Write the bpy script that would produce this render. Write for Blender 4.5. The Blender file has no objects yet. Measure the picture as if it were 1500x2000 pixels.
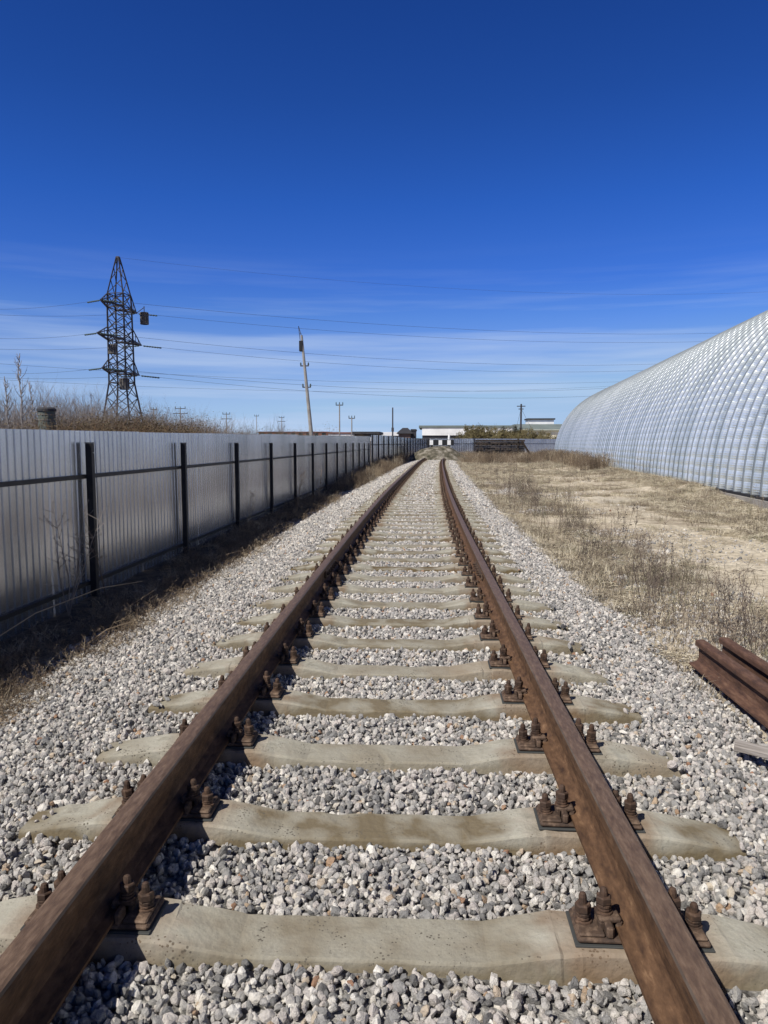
import bpy, math, random
import numpy as np
from mathutils import Vector, Matrix
random.seed(7); rng = np.random.default_rng(11)
C = bpy.context.scene.collection
SC = bpy.context.scene
# ------------------------------------------------------------------ camera
F = 1440.0
PITCH = math.atan(134/F); YAW = math.atan(90/F*math.cos(PITCH)); EYE = 1.64
cam = bpy.data.objects.new('camera', bpy.data.cameras.new('camera')); C.objects.link(cam)
cam.location = (0, 0, EYE); cam.rotation_euler = (math.pi/2-PITCH, 0, YAW)
cam.data.sensor_fit = 'HORIZONTAL'; cam.data.sensor_width = 36; cam.data.lens = 36*F/1500
cam.data.clip_start = .05; cam.data.clip_end = 8000
SC.camera = cam
# ------------------------------------------------------------------ sky and sun
SUN_TO = Vector((-.60, -.62, 1)).normalized()
ELEV = math.asin(SUN_TO.z); AZ = math.atan2(SUN_TO.x, SUN_TO.y)
SC.view_settings.view_transform = 'Standard'; SC.view_settings.look = 'None'
SC.view_settings.gamma = 1; SC.view_settings.exposure = 0.2
W = bpy.data.worlds.new('World'); SC.world = W; W.use_nodes = True
nt = W.node_tree; nt.nodes.clear()
def N(nt, typ, **kw):
    n = nt.nodes.new(typ)
    for k, v in kw.items():
        if k in n.inputs: n.inputs[k].default_value = v
        else: setattr(n, k, v)
    return n
out = N(nt, 'ShaderNodeOutputWorld'); bg = N(nt, 'ShaderNodeBackground'); bg.inputs[1].default_value = .139
sky = N(nt, 'ShaderNodeTexSky', sky_type='NISHITA', sun_disc=False, sun_elevation=ELEV, sun_rotation=AZ,
        altitude=300, air_density=1.0, dust_density=.4, ozone_density=3.0)
tc = N(nt, 'ShaderNodeTexCoord'); mp = N(nt, 'ShaderNodeMapping'); mp.inputs['Scale'].default_value = (1.2, 1.2, 24)
mp.inputs['Rotation'].default_value = (.03, -.05, 0)
nz = N(nt, 'ShaderNodeTexNoise'); nz.inputs['Scale'].default_value = 1.6; nz.inputs['Detail'].default_value = 7; nz.inputs['Roughness'].default_value = .55
cr = N(nt, 'ShaderNodeMapRange'); cr.inputs[1].default_value = .45; cr.inputs[2].default_value = .66
sx = N(nt, 'ShaderNodeSeparateXYZ')
lo = N(nt, 'ShaderNodeMapRange'); lo.inputs[1].default_value = .26; lo.inputs[2].default_value = .05; lo.interpolation_type = 'SMOOTHSTEP'
mu = N(nt, 'ShaderNodeMath', operation='MULTIPLY'); mu2 = N(nt, 'ShaderNodeMath', operation='MULTIPLY'); mu2.inputs[1].default_value = .62
mx = N(nt, 'ShaderNodeMix', data_type='RGBA'); mx.inputs[7].default_value = (3.2, 4.0, 5.4, 1)
L = nt.links.new
L(tc.outputs['Generated'], mp.inputs[0]); L(mp.outputs[0], nz.inputs[0]); L(nz.outputs[0], cr.inputs[0])
L(tc.outputs['Generated'], sx.inputs[0]); L(sx.outputs[2], lo.inputs[0]); L(cr.outputs[0], mu.inputs[0]); L(lo.outputs[0], mu.inputs[1])
L(mu.outputs[0], mu2.inputs[0]); L(mu2.outputs[0], mx.inputs[0])
# deep, polarised-looking blue: the sky texture graded by elevation, and its glow round the sun capped
er = N(nt, 'ShaderNodeValToRGB'); e_ = er.color_ramp.elements
ST = [(.0, (1.28, 1.78, 3.1)), (.018, (1.28, 1.74, 3.0)), (.066, (1.36, 1.60, 2.45)), (.112, (1.15, 1.43, 2.34)), (.164, (.76, 1.23, 2.38)), (.209, (.49, 1.01, 2.39)),
      (.297, (.322, .88, 2.253)), (.403, (.25, .723, 1.887)), (.492, (.214, .642, 1.735)), (.60, (.13, .38, 1.02)), (.75, (.07, .2, .55)), (1.0, (.06, .18, .5))]
e_[0].position = 0; e_[0].color = (*[c/3.2 for c in ST[0][1]], 1); e_[1].position = ST[-1][0]; e_[1].color = (*[c/3.2 for c in ST[-1][1]], 1)
for p_, c_ in ST[1:-1]: q_ = e_.new(p_); q_.color = (*[c/3.2 for c in c_], 1)
em = N(nt, 'ShaderNodeMix', data_type='RGBA', blend_type='MULTIPLY'); em.inputs[0].default_value = 1
cp = N(nt, 'ShaderNodeVectorMath', operation='MINIMUM'); cp.inputs[1].default_value = (2.3, 3.4, 5.0)
L(sx.outputs[2], er.inputs[0]); L(sky.outputs[0], em.inputs[6]); L(er.outputs[0], em.inputs[7]); L(em.outputs[2], cp.inputs[0]); L(cp.outputs[0], mx.inputs[6]); L(mx.outputs[2], bg.inputs[0]); L(bg.outputs[0], out.inputs[0])
sun = bpy.data.objects.new('sun', bpy.data.lights.new('sun', 'SUN')); C.objects.link(sun)
sun.data.energy = 4.7; sun.data.angle = math.radians(.5); sun.data.color = (1, .95, .87)
sun.rotation_euler = SUN_TO.to_track_quat('Z', 'Y').to_euler()
# ------------------------------------------------------------------ picture helpers: ray through a photo pixel
def ray(px, py):
    v = Vector(((px-750)/F, -(py-1000)/F, -1)); return (cam.rotation_euler.to_matrix() @ v)
def ground(px, py, z=0.0):
    d = ray(px, py); t = (z-EYE)/d.z; return Vector((d.x*t, d.y*t, z))
def at(px, py, Y):
    d = ray(px, py); t = Y/d.y; return Vector((d.x*t, Y, EYE+d.z*t))
# ------------------------------------------------------------------ mesh helpers
class MB:
    def __init__(s): s.v = []; s.f = []; s.m = []
    def add(s, vs, fs, mi=0):
        b = len(s.v); s.v += [tuple(x) for x in vs]; s.f += [tuple(i+b for i in f) for f in fs]; s.m += [mi]*len(fs); return s
    def box(s, c, d, rz=0, mi=0, bev=0, tilt=None):
        x, y, z = d[0]/2, d[1]/2, d[2]/2; b = min(bev, x*.9, y*.9, z*.9)
        R = Matrix.Rotation(rz, 3, 'Z')
        if tilt is not None: R = tilt
        c = Vector(c)
        if b <= 0:
            P = [(-x,-y,-z),(x,-y,-z),(x,y,-z),(-x,y,-z),(-x,-y,z),(x,-y,z),(x,y,z),(-x,y,z)]
            Q = [(0,3,2,1),(4,5,6,7),(0,1,5,4),(1,2,6,5),(2,3,7,6),(3,0,4,7)]
        else:
            P = []
            for (zz, i) in ((-z, b), (-z+b, 0), (z-b, 0), (z, b)):
                P += [(-x+i+(0 if i else b), -y+i, zz), (x-i-(0 if i else b), -y+i, zz), (x-i, -y+i+(0 if i else b), zz), (x-i, y-i-(0 if i else b), zz),
                      (x-i-(0 if i else b), y-i, zz), (-x+i+(0 if i else b), y-i, zz), (-x+i, y-i-(0 if i else b), zz), (-x+i, -y+i+(0 if i else b), zz)]
            Q = [tuple(range(7, -1, -1)), tuple(range(24, 32))]
            for k in range(3):
                for j in range(8): Q.append((k*8+j, k*8+(j+1) % 8, k*8+8+(j+1) % 8, k*8+8+j))
        return s.add([c + R @ Vector(p) for p in P], Q, mi)
    def bar(s, a, b, w, t=None, mi=0):
        a, b = Vector(a), Vector(b); d = b-a; l = d.length
        if l < 1e-6: return s
        t = t or w
        q = d.to_track_quat('Z', 'Y').to_matrix()
        return s.box((a+b)/2, (w, t, l), mi=mi, tilt=q)
    def tube(s, pts, rad, n=6, mi=0, cap=True):
        pts = [Vector(p) for p in pts]
        if not hasattr(rad, '__len__'): rad = [rad]*len(pts)
        V = []; up = Vector((.31, .17, .93)).normalized()
        for i, p in enumerate(pts):
            d = (pts[min(i+1, len(pts)-1)]-pts[max(i-1, 0)]).normalized()
            a = d.cross(up)
            if a.length < 1e-3: a = d.cross(Vector((1, 0, 0)))
            a.normalize(); b = d.cross(a)
            for k in range(n):
                t = 2*math.pi*k/n; V.append(p + (a*math.cos(t)+b*math.sin(t))*rad[i])
        Q = []
        for i in range(len(pts)-1):
            for k in range(n): Q.append((i*n+k, i*n+(k+1) % n, i*n+n+(k+1) % n, i*n+n+k))
        if cap: Q += [tuple(range(n-1, -1, -1)), tuple(range((len(pts)-1)*n, len(pts)*n))]
        return s.add(V, Q, mi)
    def lathe(s, c, prof, n=12, mi=0, ph=0):
        V = []; Q = []
        for (r, z) in prof:
            for k in range(n):
                t = 2*math.pi*k/n+ph; V.append((c[0]+r*math.cos(t), c[1]+r*math.sin(t), c[2]+z))
        for i in range(len(prof)-1):
            for k in range(n): Q.append((i*n+k, i*n+(k+1) % n, i*n+n+(k+1) % n, i*n+n+k))
        Q += [tuple(range(n-1, -1, -1)), tuple(range((len(prof)-1)*n, len(prof)*n))]
        return s.add(V, Q, mi)
    def mesh(s, name, mats, smooth=False):
        me = bpy.data.meshes.new(name); me.from_pydata(s.v, [], s.f); 
        for m in (mats if isinstance(mats, (list, tuple)) else [mats]): me.materials.append(m)
        if any(s.m): me.polygons.foreach_set('material_index', s.m)
        if smooth: me.polygons.foreach_set('use_smooth', [True]*len(s.f))
        me.update(); return me
    def build(s, name, mats, parent=None, loc=(0, 0, 0), smooth=False):
        o = bpy.data.objects.new(name, s.mesh(name, mats, smooth)); C.objects.link(o); o.location = loc
        if parent: o.parent = parent
        return o
def tag(o, label=None, cat=None, group=None, kind=None):
    if label: o['label'] = label
    if cat: o['category'] = cat
    if group: o['group'] = group
    if kind: o['kind'] = kind
    return o
def empty(name, loc=(0, 0, 0), rz=0):
    o = bpy.data.objects.new(name, None); C.objects.link(o); o.location = loc; o.rotation_euler = (0, 0, rz); o.empty_display_size = .1; return o
def copy_tree(o, parent=None):
    c = o.copy(); C.objects.link(c); c.parent = parent
    for ch in list(o.children): copy_tree(ch, c)
    return c
def np_mesh(name, V, Q, mats, smooth=False):
    me = bpy.data.meshes.new(name); V = np.asarray(V, np.float32); Q = np.asarray(Q, np.int32); k = Q.shape[1]
    me.vertices.add(len(V)); me.vertices.foreach_set('co', V.ravel())
    me.loops.add(Q.size); me.loops.foreach_set('vertex_index', Q.ravel())
    me.polygons.add(len(Q)); me.polygons.foreach_set('loop_start', np.arange(len(Q))*k); me.polygons.foreach_set('loop_total', np.full(len(Q), k))
    if smooth: me.polygons.foreach_set('use_smooth', np.ones(len(Q), bool))
    me.update(calc_edges=True)
    for m in (mats if isinstance(mats, (list, tuple)) else [mats]): me.materials.append(m)
    return me
def link(name, me, parent=None):
    o = bpy.data.objects.new(name, me); C.objects.link(o)
    if parent: o.parent = parent
    return o
def grid_quads(nx, ny):
    i = np.arange((nx-1)*(ny-1)); a = (i//(nx-1))*nx + i % (nx-1)
    return np.stack([a, a+1, a+nx+1, a+nx], 1)
# smooth value noise for relief
def vnoise(x, y, s, seed=0):
    r = np.random.default_rng(seed).random((64, 64)); x = np.asarray(x)/s; y = np.asarray(y)/s
    xi = np.floor(x).astype(int); yi = np.floor(y).astype(int); fx = x-xi; fy = y-yi
    fx = fx*fx*(3-2*fx); fy = fy*fy*(3-2*fy)
    g = lambda a, b: r[a % 64, b % 64]
    return (g(xi, yi)*(1-fx)+g(xi+1, yi)*fx)*(1-fy)+(g(xi, yi+1)*(1-fx)+g(xi+1, yi+1)*fx)*fy-.5
# ------------------------------------------------------------------ materials
def mat(name, base, rough=.8, metal=0, spec=.3, ramp=None, scale=5, detail=6, bump=0, bscale=None, coords='Object', vary=0, stretch=None, dist=.01, rough2=None):
    """noise-driven surface: ramp = [(pos,(r,g,b)),...] over noise; vary = per-object brightness change"""
    m = bpy.data.materials.new(name); m.use_nodes = True; t = m.node_tree; b = t.nodes['Principled BSDF']
    b.inputs['Base Color'].default_value = (*base, 1); b.inputs['Roughness'].default_value = rough
    b.inputs['Metallic'].default_value = metal; b.inputs['Specular IOR Level'].default_value = spec
    tc = N(t, 'ShaderNodeTexCoord'); src = tc.outputs[coords]
    if stretch:
        mp = N(t, 'ShaderNodeMapping'); mp.inputs['Scale'].default_value = stretch; t.links.new(src, mp.inputs[0]); src = mp.outputs[0]
    col = None
    if ramp:
        nz = N(t, 'ShaderNodeTexNoise'); nz.inputs['Scale'].default_value = scale; nz.inputs['Detail'].default_value = detail; nz.inputs['Roughness'].default_value = .62
        t.links.new(src, nz.inputs[0])
        r = N(t, 'ShaderNodeValToRGB'); e = r.color_ramp.elements
        while len(e) > 1: e.remove(e[0])
        e[0].position = ramp[0][0]; e[0].color = (*ramp[0][1], 1)
        for p, c in ramp[1:]: q = e.new(p); q.color = (*c, 1)
        t.links.new(nz.outputs[0], r.inputs[0]); col = r.outputs[0]
        if rough2 is not None:
            mr = N(t, 'ShaderNodeMapRange'); mr.inputs[1].default_value = .35; mr.inputs[2].default_value = .65; mr.inputs[3].default_value = rough; mr.inputs[4].default_value = rough2
            t.links.new(nz.outputs[0], mr.inputs[0]); t.links.new(mr.outputs[0], b.inputs['Roughness'])
    if vary:
        oi = N(t, 'ShaderNodeObjectInfo'); mr = N(t, 'ShaderNodeMapRange'); mr.inputs[3].default_value = 1-vary; mr.inputs[4].default_value = 1+vary
        t.links.new(oi.outputs['Random'], mr.inputs[0])
        v = N(t, 'ShaderNodeMix', data_type='RGBA', blend_type='MULTIPLY'); v.inputs[0].default_value = 1
        if col: t.links.new(col, v.inputs[6])
        else: v.inputs[6].default_value = (*base, 1)
        cb = N(t, 'ShaderNodeCombineColor')
        for k in range(3): t.links.new(mr.outputs[0], cb.inputs[k])
        t.links.new(cb.outputs[0], v.inputs[7]); col = v.outputs[2]
    if col: t.links.new(col, b.inputs['Base Color'])
    if bump:
        n2 = N(t, 'ShaderNodeTexNoise'); n2.inputs['Scale'].default_value = bscale or scale*4; n2.inputs['Detail'].default_value = 8; n2.inputs['Roughness'].default_value = .65
        t.links.new(src, n2.inputs[0]); bp = N(t, 'ShaderNodeBump'); bp.inputs['Strength'].default_value = bump; bp.inputs['Distance'].default_value = dist
        t.links.new(n2.outputs[0], bp.inputs['Height']); t.links.new(bp.outputs[0], b.inputs['Normal'])
    return m
def color_by_random(m, stops):
    t = m.node_tree; b = t.nodes['Principled BSDF']; oi = N(t, 'ShaderNodeObjectInfo'); r = N(t, 'ShaderNodeValToRGB'); r.color_ramp.interpolation = 'LINEAR'
    e = r.color_ramp.elements
    while len(e) > 1: e.remove(e[0])
    e[0].position = stops[0][0]; e[0].color = (*stops[0][1], 1)
    for p, c in stops[1:]: q = e.new(p); q.color = (*c, 1)
    t.links.new(oi.outputs['Random'], r.inputs[0])
    old = [l for l in t.links if l.to_socket == b.inputs['Base Color']]
    v = N(t, 'ShaderNodeMix', data_type='RGBA', blend_type='MULTIPLY'); v.inputs[0].default_value = 1; v.inputs[6].default_value = (1, 1, 1, 1)
    if old: t.links.new(old[0].from_socket, v.inputs[6]); t.links.remove(old[0])
    t.links.new(r.outputs[0], v.inputs[7]); t.links.new(v.outputs[2], b.inputs['Base Color']); return m

M = {}
M['stone'] = color_by_random(mat('crushed_stone', (1, 1, 1), .88, ramp=[(.3, (.55, .55, .56)), (.5, (.92, .92, .91)), (.66, (1.0, 1.0, 1.0))], scale=3.2, detail=9, bump=.6, bscale=7, dist=.02),
    [(0, (.16, .155, .15)), (.12, (.28, .275, .265)), (.34, (.42, .405, .385)), (.52, (.51, .485, .45)), (.68, (.55, .50, .465)), (.84, (.70, .66, .60)), (.93, (.83, .80, .74)), (.965, (.60, .53, .43)), (.99, (.46, .33, .22)), (1, (.36, .20, .13))])
M['ballast'] = mat('ballast_bed', (.3, .3, .3), .95, ramp=[(.36, (.07, .066, .062)), (.5, (.26, .25, .235)), (.64, (.55, .53, .49))], scale=22, detail=5, bump=1, bscale=30, dist=.03, coords='Object')
M['soil'] = None
M['rail'] = mat('rusty_rail_side', (.16, .08, .045), .72, ramp=[(.30, (.045, .026, .018)), (.45, (.088, .050, .029)), (.6, (.13, .074, .042)), (.75, (.23, .14, .08))], scale=26, detail=9, bump=.8, bscale=70, dist=.003, stretch=(1.5, .5, 1.5), spec=.15)
M['railtop'] = mat('worn_rail_top', (.13, .08, .065), .58, metal=.1, ramp=[(.3, (.075, .046, .030)), (.5, (.125, .080, .052)), (.72, (.20, .135, .09))], scale=24, detail=9, bump=.5, bscale=90, dist=.002, stretch=(4, .8, 1), spec=.5)
M['lip'] = mat('rail_corner_lip', (.15, .12, .10), .5, metal=.3, ramp=[(.3, (.07, .05, .04)), (.7, (.19, .15, .12))], scale=14, stretch=(1, .4, 1))
M['oldrail'] = mat('dark_rusty_spare_rail', (.12, .06, .04), .75, ramp=[(.3, (.045, .026, .02)), (.5, (.10, .053, .035)), (.72, (.17, .10, .065))], scale=20, detail=9, bump=.7, bscale=70, dist=.003, stretch=(1.5, .4, 1.5))
M['plate'] = mat('rusty_fastening', (.13, .07, .045), .78, ramp=[(.3, (.035, .025, .02)), (.5, (.085, .055, .038)), (.7, (.21, .145, .10))], scale=30, bump=.5, bscale=140, dist=.002, vary=.15)
M['bolt'] = mat('rusty_bolt', (.11, .06, .04), .72, ramp=[(.3, (.03, .021, .017)), (.55, (.075, .045, .03)), (.75, (.19, .12, .08))], scale=40, bump=.3, bscale=180, dist=.001, vary=.15)
M['rubber'] = mat('rubber_pad', (.05, .052, .05), .8)
M['wood'] = mat('weathered_grey_wood', (.3, .27, .24), .9, ramp=[(.3, (.17, .145, .12)), (.55, (.33, .30, .27)), (.75, (.45, .42, .38))], scale=5, bump=.5, bscale=20, stretch=(1, 14, 6), dist=.004)
M['post'] = mat('dark_painted_steel', (.018, .018, .020), .55, ramp=[(.3, (.012, .012, .014)), (.7, (.03, .028, .028))], scale=6)
M['boltw'] = mat('zinc_screw', (.5, .5, .5), .5, metal=.6)
M['bark'] = mat('pale_birch_bark', (.4, .38, .35), .85, ramp=[(.35, (.14, .125, .11)), (.5, (.34, .32, .30))], scale=6)
M['twig'] = mat('grey_brown_twigs', (.2, .17, .15), .9, vary=.2, ramp=[(.3, (.15, .125, .11)), (.7, (.32, .28, .25))], scale=3)
M['redtwig'] = mat('reddish_twigs', (.17, .10, .06), .9, vary=.2, ramp=[(.3, (.10, .055, .032)), (.7, (.24, .155, .085))], scale=2)
M['straw'] = color_by_random(mat('dry_straw', (1, 1, 1), .85, spec=.2), [(0, (.16, .13, .10)), (.3, (.30, .25, .18)), (.6, (.46, .40, .29)), (.9, (.60, .54, .41)), (1, (.23, .22, .14))])
M['weed'] = color_by_random(mat('dead_weed_stalks', (1, 1, 1), .9), [(0, (.06, .05, .045)), (.5, (.14, .11, .09)), (.85, (.24, .19, .14)), (1, (.16, .16, .09))])
M['bramble'] = color_by_random(mat('dry_fence_weeds', (1, 1, 1), .9), [(0, (.08, .06, .045)), (.5, (.19, .14, .095)), (.85, (.34, .27, .18)), (1, (.46, .40, .30))])
M['leaf'] = mat('spring_leaves', (.10, .11, .035), .7, ramp=[(.3, (.075, .06, .03)), (.5, (.135, .115, .05)), (.7, (.20, .16, .08))], scale=.8, vary=.2)
M['leafbrown'] = mat('brown_brush', (.10, .08, .04), .85, ramp=[(.3, (.075, .055, .03)), (.5, (.13, .10, .055)), (.7, (.17, .15, .07))], scale=.7, vary=.15)
M['steelmast'] = mat('dark_lattice_steel', (.055, .055, .065), .6, metal=.3, ramp=[(.35, (.035, .035, .042)), (.65, (.09, .085, .09))], scale=.8)
M['wire'] = mat('power_line_wire', (.06, .065, .08), .6)
M['insul'] = mat('grey_green_insulator', (.06, .09, .09), .4)
M['trap'] = mat('weathered_line_trap', (.16, .145, .13), .8, ramp=[(.3, (.09, .08, .075)), (.7, (.24, .22, .19))], scale=2)
M['concrete2'] = mat('pole_concrete', (.32, .30, .27), .9, ramp=[(.3, (.22, .20, .18)), (.7, (.38, .36, .32))], scale=1.5, bump=.2)
M['white'] = mat('white_paint', (.8, .8, .78), .7, ramp=[(.3, (.70, .69, .66)), (.6, (.84, .84, .82))], scale=5)
M['black'] = mat('black_paint', (.02, .02, .022), .6)
M['oldsleeper'] = mat('dark_old_timber', (.08, .065, .055), .95, ramp=[(.3, (.022, .017, .014)), (.6, (.055, .042, .033)), (.8, (.10, .08, .06))], scale=5, vary=.35, bump=.5, bscale=25, dist=.01)
def flat(n, c, r=.8, **k): return mat(n, c, r, ramp=[(.3, tuple(x*.8 for x in c)), (.7, tuple(min(1, x*1.15) for x in c))], scale=.35, **k)
M['redwall'] = flat('faded_red_wall', (.30, .12, .09)); M['whitewall'] = flat('white_wall', (.78, .78, .76)); M['greyroof'] = flat('grey_green_roof', (.16, .19, .18))
M['darkwall'] = flat('dark_wall', (.045, .045, .05)); M['brick'] = flat('brown_brick', (.17, .115, .09)); M['cream'] = flat('cream_wall', (.70, .66, .52)); M['roofred'] = flat('dark_red_roof', (.20, .10, .085))
M['glass'] = mat('dark_glass', (.03, .035, .04), .15)

# concrete of the sleepers: grey-green, brown stains low on the sides, pits
def sleeper_mat():
    m = bpy.data.materials.new('weathered_sleeper_concrete'); m.use_nodes = True; t = m.node_tree; b = t.nodes['Principled BSDF']; lk = t.links.new
    tc = N(t, 'ShaderNodeTexCoord'); oi = N(t, 'ShaderNodeObjectInfo')
    off = N(t, 'ShaderNodeVectorMath', operation='ADD'); cmb = N(t, 'ShaderNodeCombineXYZ'); ml = N(t, 'ShaderNodeMath', operation='MULTIPLY'); ml.inputs[1].default_value = 37
    lk(oi.outputs['Random'], ml.inputs[0]); lk(ml.outputs[0], cmb.inputs[0]); lk(ml.outputs[0], cmb.inputs[1]); lk(tc.outputs['Object'], off.inputs[0]); lk(cmb.outputs[0], off.inputs[1])
    n1 = N(t, 'ShaderNodeTexNoise'); n1.inputs['Scale'].default_value = 7; n1.inputs['Detail'].default_value = 12; n1.inputs['Roughness'].default_value = .78; lk(off.outputs[0], n1.inputs[0])
    r = N(t, 'ShaderNodeValToRGB'); e = r.color_ramp.elements; e[0].position = .30; e[0].color = (.21, .19, .15, 1); e[1].position = .70; e[1].color = (.52, .50, .44, 1)
    q = e.new(.48); q.color = (.36, .345, .285, 1); lk(n1.outputs[0], r.inputs[0])
    # brown-olive lichen/mud stain, low on the sides, ragged edge
    sx = N(t, 'ShaderNodeSeparateXYZ'); lk(tc.outputs['Object'], sx.inputs[0])
    n2 = N(t, 'ShaderNodeTexNoise'); n2.inputs['Scale'].default_value = 7; n2.inputs['Detail'].default_value = 6; lk(off.outputs[0], n2.inputs[0])
    ma = N(t, 'ShaderNodeMath', operation='MULTIPLY_ADD'); ma.inputs[1].default_value = -.20; lk(n2.outputs[0], ma.inputs[0]); lk(sx.outputs[2], ma.inputs[2])
    mr = N(t, 'ShaderNodeMapRange'); mr.inputs[1].default_value = .125; mr.inputs[2].default_value = .070; lk(ma.outputs[0], mr.inputs[0])
    st = N(t, 'ShaderNodeMath', operation='MULTIPLY'); lk(mr.outputs[0], st.inputs[0])
    orr = N(t, 'ShaderNodeMapRange'); orr.inputs[3].default_value = .45; orr.inputs[4].default_value = 1.0; lk(oi.outputs['Random'], orr.inputs[0]); lk(orr.outputs[0], st.inputs[1])
    mx = N(t, 'ShaderNodeMix', data_type='RGBA'); mx.inputs[7].default_value = (.125, .092, .045, 1); lk(st.outputs[0], mx.inputs[0]); lk(r.outputs[0], mx.inputs[6])
    # whole-sleeper patches of rust brown
    n3 = N(t, 'ShaderNodeTexNoise'); n3.inputs['Scale'].default_value = 1.7; n3.inputs['Detail'].default_value = 4; lk(off.outputs[0], n3.inputs[0])
    m3 = N(t, 'ShaderNodeMapRange'); m3.inputs[1].default_value = .56; m3.inputs[2].default_value = .70; m3.inputs[4].default_value = .4; lk(n3.outputs[0], m3.inputs[0])
    mx3 = N(t, 'ShaderNodeMix', data_type='RGBA'); mx3.inputs[7].default_value = (.24, .165, .10, 1); lk(m3.outputs[0], mx3.inputs[0]); lk(mx.outputs[2], mx3.inputs[6])
    # pits
    vo = N(t, 'ShaderNodeTexVoronoi'); vo.inputs['Scale'].default_value = 75; lk(off.outputs[0], vo.inputs[0])
    n4 = N(t, 'ShaderNodeTexNoise'); n4.inputs['Scale'].default_value = 9; lk(off.outputs[0], n4.inputs[0])
    th = N(t, 'ShaderNodeMapRange'); th.inputs[1].default_value = .45; th.inputs[2].default_value = .68; th.inputs[3].default_value = 0; th.inputs[4].default_value = .30; lk(n4.outputs[0], th.inputs[0])
    lt = N(t, 'ShaderNodeMath', operation='LESS_THAN'); lk(vo.outputs['Distance'], lt.inputs[0]); lk(th.outputs[0], lt.inputs[1])
    mx4 = N(t, 'ShaderNodeMix', data_type='RGBA'); mx4.inputs[7].default_value = (.13, .115, .09, 1); lk(lt.outputs[0], mx4.inputs[0]); lk(mx3.outputs[2], mx4.inputs[6])
    ab = N(t, 'ShaderNodeMath', operation='ABSOLUTE'); lk(sx.outputs[0], ab.inputs[0]); sb2 = N(t, 'ShaderNodeMath', operation='SUBTRACT'); sb2.inputs[1].default_value = .80; lk(ab.outputs[0], sb2.inputs[0])
    ab2 = N(t, 'ShaderNodeMath', operation='ABSOLUTE'); lk(sb2.outputs[0], ab2.inputs[0]); md = N(t, 'ShaderNodeMath', operation='MULTIPLY_ADD'); md.inputs[1].default_value = -.30; lk(n2.outputs[0], md.inputs[0]); lk(ab2.outputs[0], md.inputs[2])
    rs = N(t, 'ShaderNodeMapRange'); rs.inputs[1].default_value = .13; rs.inputs[2].default_value = .02; rs.inputs[4].default_value = .55; lk(md.outputs[0], rs.inputs[0])
    mx5 = N(t, 'ShaderNodeMix', data_type='RGBA'); mx5.inputs[7].default_value = (.19, .115, .065, 1); lk(rs.outputs[0], mx5.inputs[0]); lk(mx4.outputs[2], mx5.inputs[6])
    lk(mx5.outputs[2], b.inputs['Base Color']); b.inputs['Roughness'].default_value = .93; b.inputs['Specular IOR Level'].default_value = .2
    nb = N(t, 'ShaderNodeTexNoise'); nb.inputs['Scale'].default_value = 45; nb.inputs['Detail'].default_value = 8; lk(off.outputs[0], nb.inputs[0])
    sb = N(t, 'ShaderNodeMath', operation='SUBTRACT'); lk(nb.outputs[0], sb.inputs[0]); lk(lt.outputs[0], sb.inputs[1])
    bp = N(t, 'ShaderNodeBump'); bp.inputs['Strength'].default_value = .8; bp.inputs['Distance'].default_value = .006; lk(sb.outputs[0], bp.inputs['Height']); lk(bp.outputs[0], b.inputs['Normal'])
    return m
M['sleeper'] = sleeper_mat()
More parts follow.
